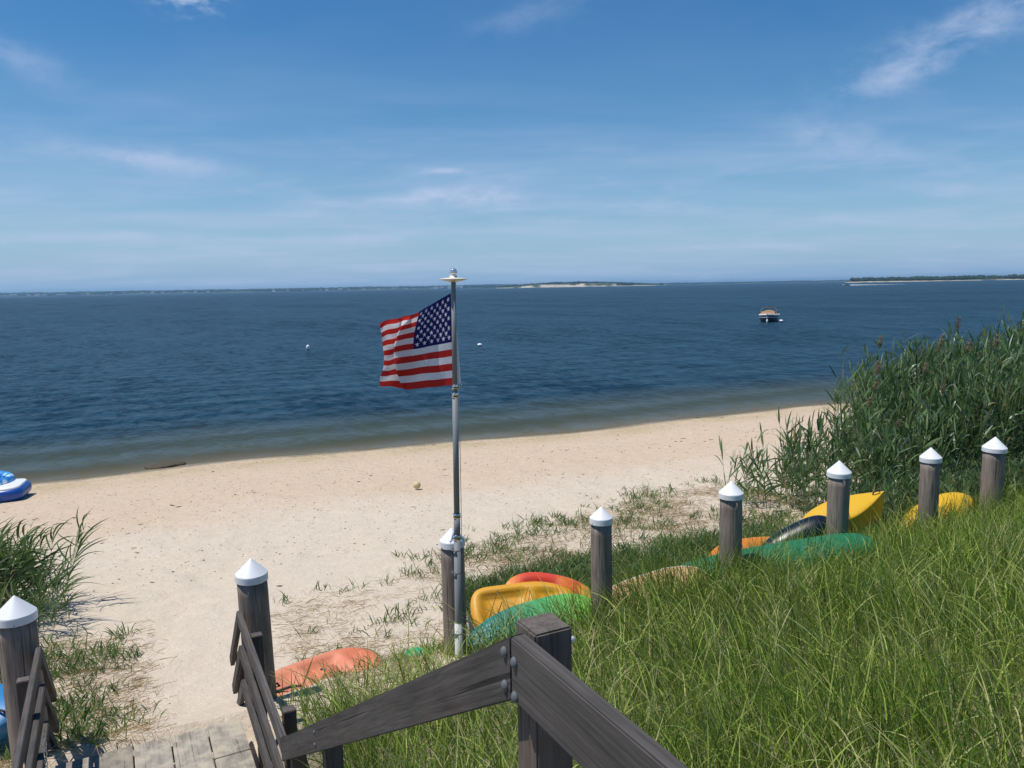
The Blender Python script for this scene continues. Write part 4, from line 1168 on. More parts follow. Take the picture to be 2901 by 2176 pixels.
# ================================================================== boats and buoys
MAT['hull_dark'] = plain('dark_blue_gelcoat', (0.010, 0.014, 0.026), 0.2, 0.6, var=0.2)
MAT['gel_white'] = plain('white_gelcoat', (0.80, 0.80, 0.82), 0.3, 0.5, var=0.03)
MAT['canvas_tan'] = plain('tan_canvas', (0.40, 0.25, 0.13), 0.85, 0.2, var=0.2, scale=3, bump=0.3)
MAT['canvas_dark'] = plain('dark_canvas', (0.03, 0.032, 0.045), 0.8, 0.2, var=0.2)
def moored_boat(x, y, head):
    root = empty('moored_motorboat', (x, y, 0)); root.rotation_euler.z = head
    tag(root, 'moored dark hulled motorboat under a tan cover with folded canopy frame', 'boat')
    L, B = 6.4, 2.5
    def loft(name, zfun, n=26):
        V, F_ = [], []
        for i in range(n):
            s = i / (n - 1)
            w = B / 2 * (1 - (max(0, s - 0.35) / 0.65) ** 2.4) ** 0.75 if s < 1 else 0.02
            ring = zfun(s, max(w, 0.03))
            V += [(s * L - L / 2, yy, z) for yy, z in ring]
            m_ = len(ring)
        for i in range(n - 1):
            for k_ in range(m_ - 1):
                F_.append((i * m_ + k_, (i + 1) * m_ + k_, (i + 1) * m_ + k_ + 1, i * m_ + k_ + 1))
        F_.append(tuple(range(m_)))
        return pymesh(name, V, F_)
    sheer = lambda s: 0.78 + 0.22 * s ** 2
    link('hull', loft('boat_hull', lambda s, w: [(-w, sheer(s)), (-w * 0.97, sheer(s) * 0.6), (-w * 0.86, 0.12), (-w * 0.5, -0.15), (0, -0.35 * (1 - s ** 3)), (w * 0.5, -0.15), (w * 0.86, 0.12), (w * 0.97, sheer(s) * 0.6), (w, sheer(s))]), MAT['hull_dark'], root, smooth=True)
    for sy in (-1, 1):
        link('gunwale', loft('boat_gunwale', lambda s, w: [(sy * w * 1.02, sheer(s) - 0.05), (sy * (w * 1.02 + 0.03), sheer(s) + 0.04), (sy * w, sheer(s) + 0.14), (sy * (w - 0.14 * min(1, w)), sheer(s) + 0.13), (sy * (w - 0.14 * min(1, w)), sheer(s) - 0.02)]), MAT['gel_white'], root, smooth=True)
        link('hull_stripe', loft('hull_stripe', lambda s, w: [(sy * (w * 0.985 + 0.012), sheer(s) * 0.66), (sy * (w * 0.985 + 0.012), sheer(s) * 0.72)]), MAT['gel_white'], root)
    link('cover', loft('boat_cover', lambda s, w: [(w * c_, sheer(s) + 0.10 + (0.50 * math.exp(-((s - 0.42) / 0.22) ** 2) + 0.12) * (1 - abs(c_) ** 2.0) * (1 - s ** 6)) for c_ in (-0.95, -0.7, -0.4, 0, 0.4, 0.7, 0.95)]), MAT['canvas_tan'], root, smooth=True)
    for xf, h in ((-0.4, 1.75), (-0.75, 1.70)):
        link('canopy_frame', tube_mesh('canopy_frame', [(-0.1, -1.12, 0.9), (xf * 0.6, -1.02, 1.45), (xf, -0.86, h), (xf, -0.5, h + 0.10), (xf, 0.5, h + 0.10), (xf, 0.86, h), (xf * 0.6, 1.02, 1.45), (-0.1, 1.12, 0.9)], 0.032, 8), MAT['alu'], root, smooth=True)
    link('folded_canopy', tube_mesh('folded_canopy', [(-0.62, -0.80, 1.74), (-0.62, -0.5, 1.84), (-0.62, 0, 1.87), (-0.62, 0.5, 1.84), (-0.62, 0.80, 1.74)], [0.05, 0.11, 0.12, 0.11, 0.05], 10), MAT['canvas_dark'], root, smooth=True)
    link('windshield', loft('windshield', lambda s, w: [(-w * 0.82, sheer(s) + 0.15), (-w * 0.78, sheer(s) + (0.46 if 0.50 < s < 0.66 else 0.16)), (0, sheer(s) + (0.70 if 0.50 < s < 0.66 else 0.2)), (w * 0.78, sheer(s) + (0.46 if 0.50 < s < 0.66 else 0.16)), (w * 0.82, sheer(s) + 0.15)]), MAT['canvas_tan'], root)
    link('bow_line', tube_mesh('bow_line', [(L / 2, 0, 0.9), (L / 2 + 0.15, 0.02, 0.45), (L / 2 + 0.3, 0.05, 0.1)], 0.02, 6), MAT['pvc'], root)
    f_ = link('fender', lathe_mesh('fender', [(0, 0.25), (0.08, 0.22), (0.12, 0.1), (0.12, -0.1), (0.08, -0.22), (0, -0.25)], 14), MAT['gel_white'], root, smooth=True); f_.location = (L / 2 + 0.25, 0.05, 0.18)
    link('outboard_leg', box_mesh('outboard_leg', 0.3, 0.34, 0.9, 0.05, 2), MAT['black'], root).location = (-L / 2 - 0.18, 0, 0.35)
moored_boat(34.6, 103.5, math.radians(-112))

def buoy(label, x, y, R, h, up=0.0):
    root = empty('mooring_buoy', (x, y, 0)); root.rotation_euler = (0.12, up, 0.5)
    tag(root, label, 'buoy', 'white mooring buoys')
    link('float', lathe_mesh('buoy_float', [(0, h)] + [(R * math.sin(a), h / 2 + h / 2 * math.cos(a)) for a in np.linspace(0.25, 2.9, 12)] + [(0, -0.02)], 20), MAT['gel_white'], root, smooth=True)
    if R > 0.24: link('band', lathe_mesh('buoy_band', [(R * 1.005, h * 0.5 - 0.04), (R * 1.015, h * 0.5), (R * 1.005, h * 0.5 + 0.04)], 20), MAT['blue_float'], root)
    link('ring', tube_mesh('buoy_ring', [(0.05 * math.cos(a), 0, h + 0.03 + 0.05 * math.sin(a)) for a in np.linspace(0, 2 * math.pi, 11)[:-1]], 0.012, 6, closed=True), MAT['galv'], root)
buoy('upright white mooring buoy in the water left of the flag', -17.8, 67.2, 0.17, 0.52)
buoy('low round white mooring buoy in the water right of the flag', -2.83, 68.7, 0.22, 0.26)
buoy('white mooring buoy floating beside the moored motorboat', 35.0, 99.8, 0.26, 0.40)
def speedboat(x, y):
    root = empty('speedboat', (x, y, 0)); root.rotation_euler.z = math.radians(176); root.scale = (1.15, 1.15, 1.25)
    tag(root, 'white speedboat far out heading left with a wake', 'boat')
    L = 7.5
    V, F_ = [], []
    n = 14
    for i in range(n):
        s = i / (n - 1)
        w = max(0.04, 1.25 * (1 - max(0, (s - 0.3) / 0.7) ** 2.2))
        lift = 0.5 * s ** 2
        V += [(s * L - L / 2, -w, 0.95 + lift), (s * L - L / 2, -w * 0.8, 0.1 + lift * 0.6), (s * L - L / 2, 0, -0.2 + lift * 0.6), (s * L - L / 2, w * 0.8, 0.1 + lift * 0.6), (s * L - L / 2, w, 0.95 + lift)]
    for i in range(n - 1):
        for k_ in range(5):
            F_.append((i * 5 + k_, (i + 1) * 5 + k_, (i + 1) * 5 + (k_ + 1) % 5, i * 5 + (k_ + 1) % 5))
    F_.append((0, 1, 2, 3, 4))
    link('hull', pymesh('speedboat_hull', V, F_), MAT['gel_white'], root)
    a = link('console', box_mesh('console', 1.2, 1.0, 1.1, 0.1, 2), MAT['canvas_dark'], root); a.location = (-0.3, 0, 1.4)
    for sx in (-1.0, 0.4):
        for sy in (-0.6, 0.6):
            link('roof_post', tube_mesh('roof_post', [(sx, sy, 1.0), (sx, sy, 2.7)], 0.05, 6), MAT['alu'], root)
    a = link('roof', box_mesh('speedboat_roof', 2.0, 1.6, 0.12, 0.04, 2), MAT['gel_white'], root); a.location = (-0.3, 0, 2.75)
    a = link('engine', box_mesh('speedboat_engine', 0.6, 0.6, 1.3, 0.12, 2), MAT['black'], root); a.location = (-L / 2 - 0.3, 0, 0.8)
SBX, SBY = 398, 918
speedboat(SBX, SBY)
# foam thrown up behind it
rs = np.random.RandomState(5)
iv, fi = ico()
nw = 420
dist = rs.rand(nw) ** 1.8 * 62
c = np.stack([SBX + 4.0 + dist, SBY + (rs.rand(nw) - 0.5) * (2.0 + dist * 0.12) - dist * 0.06, np.zeros(nw) + 0.02], -1)
sz = np.stack([0.8 + 1.6 * rs.rand(nw), 0.5 + 0.5 * rs.rand(nw), (0.12 + 0.5 * rs.rand(nw)) * np.clip(1 - dist / 62, 0.12, 1) * 1.2], -1)
Vw = iv[None] * sz[:, None] + c[:, None]
MAT['foam'] = plain('sea_foam', (0.82, 0.84, 0.86), 0.7, 0.3, var=0.03)
tag(link('boat_wake', array_mesh('boat_wake', Vw.reshape(-1, 3), (fi[None] + (np.arange(nw) * len(iv))[:, None, None]).reshape(-1, 3)), MAT['foam']), 'white foaming wake trailing behind the speedboat', 'wake', kind='stuff')

# ================================================================== vegetation
def ribbons(base, d0, L, W, droop, tone, nseg=4, wind=(0, 0, 0), shape='grass', fold=0.0):
    """Tapered strips: base (N,3), start direction d0 (N,3), bending down by droop and with the wind."""
    N_ = len(base)
    s = np.linspace(0, 1, nseg + 1)[None, :, None]
    L_ = L[:, None, None]
    path = base[:, None] + d0[:, None] * L_ * s + np.array([0, 0, -1.0])[None, None] * (droop[:, None, None] * L_ * s ** 2.2) + np.array(wind)[None, None] * L_ * s ** 2
    tan = np.gradient(path, axis=1)
    tan /= np.linalg.norm(tan, axis=2, keepdims=True) + 1e-9
    rnd = RNG.randn(N_, 1, 3) * np.array([1, 1, 0.25])
    side = np.cross(tan, np.broadcast_to(rnd, tan.shape))
    side /= np.linalg.norm(side, axis=2, keepdims=True) + 1e-9
    if shape == 'grass':
        w = np.interp(s[0, :, 0], [0, 0.2, 0.6, 1], [0.8, 1.0, 0.75, 0.06])
    elif shape == 'leaf':
        w = np.interp(s[0, :, 0], [0, 0.12, 0.35, 0.7, 1], [0.35, 0.85, 1.0, 0.62, 0.03])
    else:
        w = np.interp(s[0, :, 0], [0, 1], [1.0, 0.6])
    hw = (W[:, None] * w[None])[:, :, None] * 0.5
    V = np.stack([path - side * hw, path + side * hw], 2)          # N, nseg+1, 2, 3
    k = nseg + 1
    off = (np.arange(N_) * k * 2)[:, None]
    j = np.arange(nseg) * 2
    Q = np.stack([off + j, off + j + 1, off + j + 3, off + j + 2], -1).reshape(-1, 4)
    T = np.repeat(tone, k * 2)
    return V.reshape(-1, 3), Q, T

def join(parts):
    Vs, Qs, Ts, o_ = [], [], [], 0
    for V, Q, T in parts:
        Vs.append(V); Qs.append(Q + o_); Ts.append(T); o_ += len(V)
    return np.concatenate(Vs), np.concatenate(Qs), np.concatenate(Ts)

def in_view(X, Y, margin=0.12):
    """Keep what the photo, or a camera a step aside, could see."""
    Yc = np.maximum(Y + 1.2, 0.1)
    return (np.abs(X) < (0.68 + margin) * Yc + 1.2) & (Y > 0.6)

def dirs_from(az_, tilt_):
    return np.stack([np.cos(az_) * np.sin(tilt_), np.sin(az_) * np.sin(tilt_), np.cos(tilt_)], -1)

def scatter(n, p0, p1, q0, q1, dens):
    p = RNG.uniform(p0, p1, n); q = RNG.uniform(q0, q1, n)
    k = RNG.rand(n) < dens(p, q)
    p, q = p[k], q[k]
    X, Y = xy(p, q)
    k = in_view(X, Y)
    return X[k], Y[k], p[k], q[k]

# ---- dune grass on the slope right of the stairs
def dune_density(p, q):
    patch = 0.55 + 0.9 * fbm(p * 0.9, q * 0.9, 11)
    edge = 1 - sstep(p + 0.5 * (fbm(q * 1.3, p, 13) - 0.5) * 2, -0.5 + 0.05 * q, 0.45 + 0.03 * q)
    near_stairs = sstep(q, -0.02, 0.35)
    left = (1 - 0.75 * (1 - sstep(q, 1.5, 4.0)) * sstep(p, -1.6, -0.6))
    return np.clip(patch, 0, 1.2) / 1.2 * edge * near_stairs * left
def build_dune_grass():
    X, Y, p, q = scatter(112000, -7.6, 0.6, -0.1, 15.0, dune_density)
    n = len(X)
    Z = ground(X, Y)
    cl = fbm(X * 1.6, Y * 1.6, 17)
    h = (0.30 + 0.52 * RNG.rand(n)) * (0.45 + 1.0 * cl)
    h *= 1 + 0.10 * sstep(p, -2.4, -0.6) * sstep(q, 3.2, 4.6)
    h *= np.where(q < 3.2, 0.72 + 0.28 * np.clip(-p / 3, 0, 1), 1.0)
    tone = np.clip(0.33 + 0.24 * RNG.randn(n), 0.0, 0.88)
    dry = RNG.rand(n) < 0.04 + 0.22 * sstep(fbm(X * 0.9, Y * 0.9, 41), 0.50, 0.72); tone[dry] = RNG.uniform(0.92, 1.0, dry.sum())
    az_ = 9 * fbm(X * 0.55, Y * 0.55, 43) + 1.1 * RNG.randn(n); tilt_ = np.abs(RNG.randn(n)) * 0.34 + 0.06
    d0 = dirs_from(az_, tilt_)
    far = Y > 6.5
    parts = []
    for m_, ns in ((~far, 4), (far, 3)):
        parts.append(ribbons(np.stack([X, Y, Z - 0.02], -1)[m_], d0[m_], h[m_], (0.0052 + 0.0042 * RNG.rand(n))[m_] * np.where(Y[m_] > 6.5, 1.25, 1.0), (0.10 + 0.42 * RNG.rand(n) ** 2)[m_], tone[m_], ns, (-0.05, -0.04, 0)))
    # short undergrowth and dead thatch
    Xs, Ys, ps_, qs_ = scatter(60000, -7.6, 0.9, -0.1, 15.0, lambda p, q: dune_density(p, q) * 0.8)
    m_ = len(Xs)
    tn = np.where(RNG.rand(m_) < 0.30, RNG.uniform(0.9, 1.0, m_), RNG.uniform(0.0, 0.45, m_))
    parts.append(ribbons(np.stack([Xs, Ys, ground(Xs, Ys) - 0.01], -1), dirs_from(RNG.uniform(0, 6.28, m_), 0.4 + 0.7 * RNG.rand(m_)), 0.10 + 0.20 * RNG.rand(m_), 0.004 + 0.003 * RNG.rand(m_), 0.3 * RNG.rand(m_), tn, 2))
    # long arching blades that stand out of the mass
    Xl, Yl, pl_, ql_ = scatter(15000, -7.2, 0.1, 0.3, 14.0, dune_density)
    m_ = len(Xl)
    parts.append(ribbons(np.stack([Xl, Yl, ground(Xl, Yl)], -1), dirs_from(RNG.uniform(0, 6.28, m_), 0.25 + 0.45 * RNG.rand(m_)), 0.60 + 0.38 * RNG.rand(m_), 0.0075 + 0.005 * RNG.rand(m_), 0.12 + 0.4 * RNG.rand(m_), RNG.uniform(0.55, 1.0, m_), 7, (-0.08, -0.04, 0)))
    return join(parts)
V, Q, T = build_dune_grass()
tag(link('dune_grass', array_mesh('dune_grass', V, Q, T), MAT['dune_grass']), 'long green beach grass covering the dune slope beside the stairs', 'grass', kind='stuff')

# ---- tufts on the sand beyond the pilings and either side of the path
def tuft_density(p, q):
    n1 = fbm(p * 1.1, q * 1.1, 23)
    right = sstep(q, 0.45, 1.2) * (1 - sstep(p, 2.4 + 0.32 * np.clip(q, 0, 8), 3.6 + 0.36 * np.clip(q, 0, 8))) * sstep(p, -0.2, 0.3)
    thick = sstep(q, 2.4, 3.2) * sstep(p, 0.7, 1.0) * (1 - sstep(p, 2.0, 2.8)) * (1 - sstep(q, 7.5, 9.5))
    left = (1 - sstep(q, -1.55, -0.95)) * sstep(p, -1.5, -0.5) * (1 - sstep(p, 2.6, 3.8))
    base_ = np.clip((n1 - 0.36) * 2.6, 0.06, 0.7)
    return np.clip(right * base_ + thick * np.clip((n1 - 0.20) * 5, 0.25, 1) + left * np.clip((n1 - 0.28) * 3.4, 0.1, 1), 0, 1)
def build_tufts():
    X, Y, p, q = scatter(22000, -1.5, 7.5, -4.5, 11.0, tuft_density)
    thick = sstep(q, 2.4, 3.2) * sstep(p, 0.7, 1.0) * (1 - sstep(p, 2.0, 2.8))
    k = RNG.rand(len(X)) < 0.30 + 0.60 * thick + 0.25 * (q < -0.9)
    X, Y, p, q, thick = X[k], Y[k], p[k], q[k], thick[k]
    nb_ = RNG.randint(5, 15, len(X))
    idx_ = np.repeat(np.arange(len(X)), nb_)
    n = len(idx_)
    spread = 0.05 + 0.03 * RNG.rand(len(X))
    bx_ = X[idx_] + RNG.randn(n) * spread[idx_]; by_ = Y[idx_] + RNG.randn(n) * spread[idx_]
    h = (0.13 + 0.19 * RNG.rand(len(X)) + 0.18 * thick)[idx_] * (0.6 + 0.6 * RNG.rand(n))
    tone = np.clip((0.35 + 0.22 * RNG.randn(len(X)))[idx_] + 0.10 * RNG.randn(n), 0, 0.84)
    dry = RNG.rand(n) < 0.12; tone[dry] = 1.0
    return ribbons(np.stack([bx_, by_, ground(bx_, by_) - 0.01], -1), dirs_from(RNG.uniform(0, 6.28, n), 0.15 + 0.6 * RNG.rand(n)), h, 0.010 + 0.008 * RNG.rand(n), 0.15 + 0.4 * RNG.rand(n), tone, 3, (0.05, -0.03, 0), 'leaf')
V, Q, T = build_tufts()
MAT['tuft'] = blade_material('tuft_blade', [(0.0, (0.035, 0.085, 0.022)), (0.5, (0.125, 0.235, 0.055)), (0.85, (0.25, 0.35, 0.12)), (1.0, (0.46, 0.36, 0.17))], 0.38, 0.6, 0.03)
tag(link('beach_grass_tufts', array_mesh('beach_grass_tufts', V, Q, T), MAT['tuft']), 'scattered short green grass tufts on the sand behind the pilings', 'grass', kind='stuff')

# ---- dead straw lying about
def straw_density(p, q):
    n1 = fbm(p * 0.8 + 3, q * 0.8, 29)
    right = sstep(q, 0.3, 1.0) * (1 - sstep(p, 2.2 + 0.28 * np.clip(q, 0, 8), 3.4 + 0.3 * np.clip(q, 0, 8))) * sstep(p, -1.2, -0.4)
    left = (1 - sstep(q, -1.4, -0.65)) * sstep(p, -1.5, -0.6) * (1 - sstep(p, 2.8, 3.9)) * 3.0
    return np.clip((right + left) * np.clip((n1 - 0.30) * 2.8, 0.10, 1), 0, 1)
def build_straw():
    X, Y, p, q = scatter(95000, -1.6, 6.5, -4.5, 11.0, straw_density)
    n = len(X)
    az_ = RNG.uniform(0, 6.28, n)
    L = 0.06 + 0.20 * RNG.rand(n) ** 1.5
    d0 = dirs_from(az_, 1.40 + 0.14 * RNG.rand(n))
    return ribbons(np.stack([X, Y, ground(X, Y) + 0.004 + 0.03 * RNG.rand(n)], -1), d0, L, 0.0035 + 0.004 * RNG.rand(n), 0.05 + 0.12 * RNG.rand(n), np.clip(0.55 + 0.28 * RNG.randn(n), 0, 1), 2, (0, 0, 0), 'flat')
V, Q, T = build_straw()
tag(link('straw_litter', array_mesh('straw_litter', V, Q, T), MAT['straw']), 'dry tan straw littered over the sand around the pilings', 'straw', kind='stuff')

# ---- reeds
def reed_parts(X, Y, Z, H, lean, leaf_len, leaf_w, nleaf, tone0, spread=0.9, wind=(0.0, 0.0, 0.0), low=0.12):
    n = len(X)
    base_ = np.stack([X, Y, Z], -1)
    top = base_ + np.concatenate([lean * H[:, None], H[:, None]], 1)
    st = ribbons(base_, (top - base_) / H[:, None], H, np.full(n, 0.011), np.zeros(n), np.clip(tone0 + 0.22, 0, 0.9), 3, (0, 0, 0), 'flat')
    k = np.repeat(np.arange(n), nleaf)
    m_ = len(k)
    f_ = low + (0.98 - low) * RNG.rand(m_)
    b_ = base_[k] + (top - base_)[k] * f_[:, None]
    az_ = RNG.uniform(0, 6.28, m_)
    tilt_ = np.clip(0.95 - 0.62 * f_ + 0.22 * RNG.randn(m_), 0.08, 1.35) * spread
    L = leaf_len * (0.55 + 0.6 * RNG.rand(m_)) * np.interp(f_, [0, 0.3, 0.8, 1], [0.5, 0.95, 1.0, 0.75])
    tn = np.clip(tone0[k] + 0.16 * RNG.randn(m_), 0, 0.88)
    dead = (RNG.rand(m_) < 0.05) | ((f_ < 0.3) & (RNG.rand(m_) < 0.3)); tn[dead] = 1.0
    lf = ribbons(b_, dirs_from(az_, tilt_), L, leaf_w * (0.6 + 0.7 * RNG.rand(m_)), 0.10 + 0.45 * RNG.rand(m_) ** 1.5, tn, 5, wind, 'leaf')
    return st, lf
def reed_height(p, q):
    return np.interp(q, [7.5, 9.0, 10.3, 11.2, 13.0, 15.0, 22.0], [0.5, 0.90, 1.25, 1.45, 1.85, 2.6, 3.1])
def reed_density(p, q):
    n1 = fbm(p * 0.9, q * 0.9, 31)
    front = sstep(p, 1.1, 1.9)
    back = 1 - sstep(p - 0.6 * np.clip(q - 12.0, 0, 3.0), 3.2, 4.2)
    thick = sstep(q - 0.85 * np.clip(p - 1.6, 0, 3.5), 10.7, 11.5)
    thin = sstep(q - 0.25 * p, 8.2, 9.6) * np.clip((n1 - 0.22) * 2.0, 0.12, 0.8) * sstep(p, 1.8, 2.6) * (1 - sstep(p, 3.6, 4.6))
    return np.clip(front * back * thick * (0.5 + 0.7 * n1) + thin, 0, 1)
X, Y, p, q = scatter(5200, 0.9, 6.0, 7.4, 22.0, reed_density)
H = reed_height(p, q) * (0.70 + 0.34 * RNG.rand(len(X))) * np.where(RNG.rand(len(X)) < 0.10, 1.16, 1.0)
lean = np.stack([0.10 * RNG.randn(len(X)) - 0.02, 0.09 * RNG.randn(len(X))], -1)
st, lf = reed_parts(X, Y, ground(X, Y) - 0.02, H, lean, 0.56, 0.037, np.clip((H * 6).astype(int), 5, 20), np.clip(0.40 + 0.16 * RNG.randn(len(X)), 0.05, 0.85), 0.95, (0.04, -0.02, 0))
V, Q, T = join([st, lf])
tag(link('reeds', array_mesh('reeds', V, Q, T), MAT['reed']), 'dense tall green reed bed behind the rightmost pilings', 'reeds', kind='stuff')
# low broad-leaved growth at the foot of the reeds
X, Y, p, q = scatter(2600, 0.5, 1.9, 9.8, 16.0, lambda p, q: np.clip(0.3 + fbm(p * 2, q * 2, 33), 0, 1))
H = 0.35 + 0.6 * RNG.rand(len(X))
st, lf = reed_parts(X, Y, ground(X, Y) - 0.02, H, np.stack([0.2 * RNG.randn(len(X)), 0.2 * RNG.randn(len(X))], -1), 0.30, 0.024, np.full(len(X), 7), np.clip(0.40 + 0.2 * RNG.randn(len(X)), 0.05, 0.85), 1.1)
V, Q, T = join([st, lf])
tag(link('reed_undergrowth', array_mesh('reed_undergrowth', V, Q, T), MAT['reed']), 'low leafy growth at the foot of the reeds', 'reeds', kind='stuff')

# single reeds that carry feathery seed heads over the bed
def plume_mesh(name, n, L, seed):
    rs_ = np.random.RandomState(seed)
    f_ = rs_.rand(n)
    b_ = np.stack([rs_.randn(n) * 0.006, rs_.randn(n) * 0.006, f_ * L], -1)
    d0 = dirs_from(rs_.uniform(0, 6.28, n), 0.25 + 0.5 * rs_.rand(n))
    V, Q, T = ribbons(b_, d0, (0.05 + 0.07 * rs_.rand(n)) * np.interp(f_, [0, 0.3, 1], [0.9, 1.0, 0.5]), np.full(n, 0.007), 0.1 + 0.3 * rs_.rand(n), rs_.rand(n), 2, (0.1, 0, 0))
    return array_mesh(name, V, Q, T)
plumes = [plume_mesh('seed_head', 120, 0.22, 80 + k_) for k_ in range(3)]
def single_reed_meshes(H, seed):
    n1 = np.array([0.0])
    st_, lf_ = reed_parts(n1, n1, n1, np.array([H]), np.array([[0.0, 0.0]]), 0.50, 0.026, np.array([12]), np.array([0.5]), 0.8, low=0.35)
    return array_mesh('reed_stem', *st_), array_mesh('reed_leaves', *lf_)
singles = [single_reed_meshes(2.6, 0), single_reed_meshes(2.6, 1), single_reed_meshes(2.6, 2)]
spots = [(2.3, 14.9, 2.95, 0.10), (3.2, 14.2, 2.85, 0.14), (2.6, 13.2, 2.55, 0.05), (3.4, 13.4, 2.5, -0.06), (2.0, 12.9, 2.2, 0.08), (2.9, 12.3, 2.2, 0.03), (2.4, 11.7, 1.95, -0.02),
         (3.6, 12.9, 2.45, 0.12), (1.9, 14.0, 2.9, -0.05), (2.2, 15.8, 3.2, 0.06), (3.0, 15.4, 3.3, -0.04), (3.9, 13.9, 3.0, 0.02), (2.8, 14.6, 3.0, -0.08), (1.8, 11.5, 1.7, 0.06)]
for i, (p_, q_, H_, ln_) in enumerate(spots):
    x, y = xy(p_, q_)
    root = empty('plumed_reed', (x, y, gz(x, y) - 0.02))
    root.rotation_euler = (random.uniform(-0.05, 0.05), ln_, random.uniform(-0.5, 0.5))
    root.scale = (1, 1, H_ / 2.6)
    tag(root, 'tall green reed with feathery brown seed head above the reed bed', 'reed', 'plumed reeds standing above the reed bed')
    a, b_ = singles[i % 3]
    link('stem', a, MAT['reed'], root); link('leaves', b_, MAT['reed'], root)
    c_ = link('seed_head', plumes[i % 3], MAT['plume'], root); c_.location = (0, 0, 2.55); c_.rotation_euler = (0, random.uniform(0.0, 0.35), 0); c_.scale = (1.5, 1.5, 1.0)

# reed clump at the left, laid over by the wind
def clump(name, label, pts, H, lean, leaf, w, nleaf, wind, seed):
    X = np.array([a for a, b_ in pts]); Y = np.array([b_ for a, b_ in pts])
    n = len(X)
    Hs = H * (0.65 + 0.5 * RNG.rand(n))
    ln_ = np.stack([lean[0] + 0.16 * RNG.randn(n), lean[1] + 0.16 * RNG.randn(n)], -1)
    st_, lf_ = reed_parts(X, Y, ground(X, Y) - 0.02, Hs, ln_, leaf, w, np.full(n, nleaf), np.clip(0.42 + 0.16 * RNG.randn(n), 0.05, 0.85), 1.0, wind, 0.2)
    root = empty(name, (float(X.mean()), float(Y.mean()), gz(float(X.mean()), float(Y.mean()))))
    tag(root, label, 'reeds')
    for nm, part in (('stems', st_), ('leaves', lf_)):
        o = link(nm, array_mesh(name + '_' + nm, *part), MAT['reed'], root)
        o['kind'] = 'stuff'
        o.matrix_parent_inverse = root.matrix_world.inverted()
pts = [(-7.95 + 0.55 * RNG.randn(), 10.1 + 0.40 * RNG.randn()) for _ in range(300)]
clump('reed_clump', 'thick dark green reed clump bent over by the wind at the left edge', pts, 1.0, (0.20, -0.05), 0.58, 0.026, 16, (0.36, 0.02, -0.05), 1)
pts = [(-6.45 + 0.25 * RNG.randn(), 9.75 + 0.30 * RNG.randn()) for _ in range(34)]
clump('reed_clump', 'loose low green reeds at the sandy foot of the bent clump', pts, 0.62, (0.25, -0.1), 0.48, 0.02, 9, (0.30, 0.0, 0.05), 2)

# ---- pebbles, shells and scraps of weed on the sand
def build_pebbles(n, pmin, pmax, size, seed):
    rs_ = np.random.RandomState(seed)
    p = rs_.uniform(pmin, pmax, n); q = rs_.uniform(-14, 30, n)
    X, Y = xy(p, q)
    k = in_view(X, Y) & ~((p < 4) & (q > 9.5)); X, Y = X[k], Y[k]
    n = len(X)
    oct_v = np.array([(1, 0, 0), (0, 1, 0), (-1, 0, 0), (0, -1, 0), (0, 0, 1), (0, 0, -1)], float)
    oct_f = np.array([(0, 1, 4), (1, 2, 4), (2, 3, 4), (3, 0, 4), (1, 0, 5), (2, 1, 5), (3, 2, 5), (0, 3, 5)])
    s_ = size * (0.4 + rs_.rand(n) ** 3 * 1.8)
    sc_ = np.stack([s_ * (0.7 + 0.8 * rs_.rand(n)), s_ * (0.7 + 0.5 * rs_.rand(n)), s_ * 0.45], -1)
    V = oct_v[None] * sc_[:, None] * (1 + 0.3 * (rs_.rand(n, 6, 1) - 0.5)) + np.stack([X, Y, ground(X, Y) + s_ * 0.1], -1)[:, None]
    tone = np.repeat(rs_.rand(n), 6)
    return V.reshape(-1, 3), (oct_f[None] + (np.arange(n) * 6)[:, None, None]).reshape(-1, 3), tone
mp_, t = new_mat('pebble')
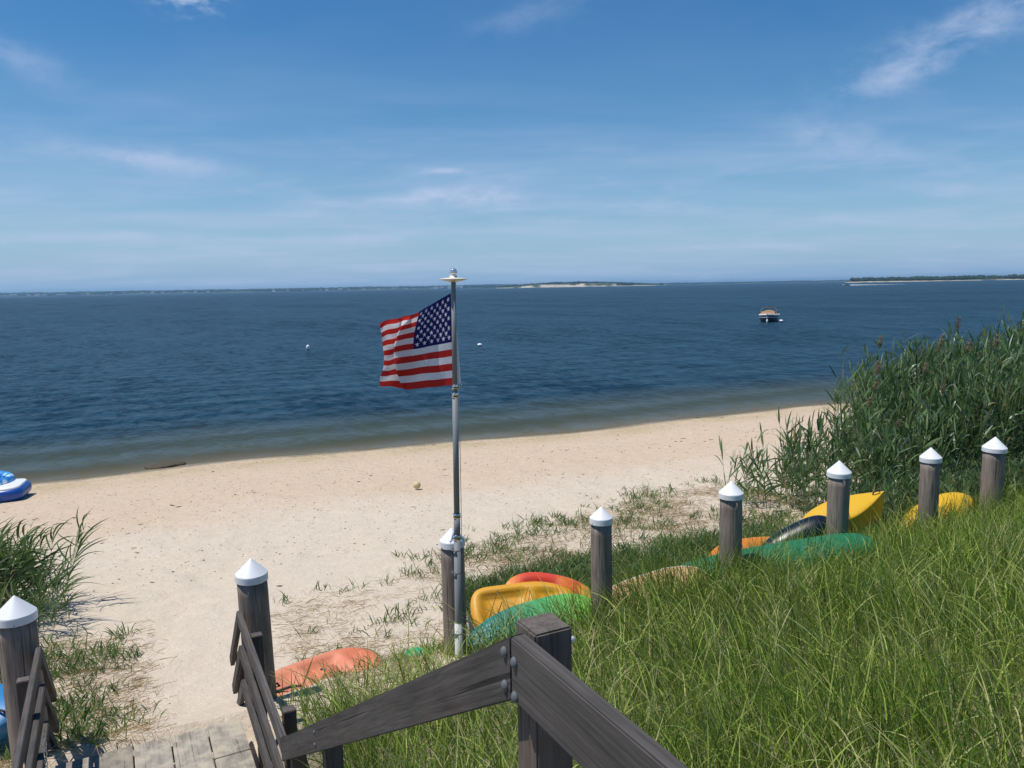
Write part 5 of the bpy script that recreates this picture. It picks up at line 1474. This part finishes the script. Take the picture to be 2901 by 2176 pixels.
tone = nd(t, 'ShaderNodeAttribute', out=2, attribute_name='tone')
finish(t, PB(t, RAMP(t, tone, [(0.0, (0.15, 0.11, 0.08)), (0.12, (0.36, 0.27, 0.18)), (0.5, (0.50, 0.39, 0.26)), (0.75, (0.62, 0.53, 0.40)), (1.0, (0.80, 0.77, 0.70))]), 0.6, 0.4))
V, Q, T = build_pebbles(30000, 5.0, 17.4, 0.010, 3)
V2, Q2, T2 = build_pebbles(6000, 0.5, 9.0, 0.007, 4)
tag(link('pebbles', array_mesh('pebbles', np.concatenate([V, V2]), np.concatenate([Q, Q2 + len(V)]), np.concatenate([T, T2])), mp_), 'small pebbles and shells strewn over the beach', 'pebbles', kind='stuff')
X, Y, p, q = scatter(1500, 4.0, 16.5, -12, 28, lambda p, q: 0.08 + 0.4 * (np.abs(p - (11.5 - 0.05 * q)) < 0.8))
n = len(X)
V, Q, T = ribbons(np.stack([X, Y, ground(X, Y) + 0.012], -1), dirs_from(RNG.uniform(-0.6, 0.9, n), np.full(n, 1.5)), 0.04 + 0.20 * RNG.rand(n) ** 3, 0.012 + 0.016 * RNG.rand(n), np.full(n, 0.02), RNG.rand(n) * 0.3, 2, (0, 0, 0), 'leaf')
mw, t = new_mat('dry_seaweed')
finish(t, PB(t, (0.075, 0.055, 0.035), 0.8, 0.3))
tag(link('seaweed_scraps', array_mesh('seaweed_scraps', V, Q, T), mw), 'dark scraps of dry seaweed along the tide line', 'seaweed', kind='stuff')

# ================================================================== air over the bay
hz = box_mesh('haze', 36000, 24000, 68)
mh, t = new_mat('haze_air')
vol = nd(t, 'ShaderNodeVolumePrincipled', {'Color': (0.40, 0.70, 1.0, 1), 'Density': 8.0e-5, 'Anisotropy': 0.2})
oo = t.nodes.new('ShaderNodeOutputMaterial'); t.links.new(vol, oo.inputs['Volume'])
h_ = link('haze', hz, mh)
h_.location = (0, 5500, 28)
tag(h_, 'thin pale haze over the bay', 'haze', kind='stuff')
SC.cycles.volume_bounces = 0
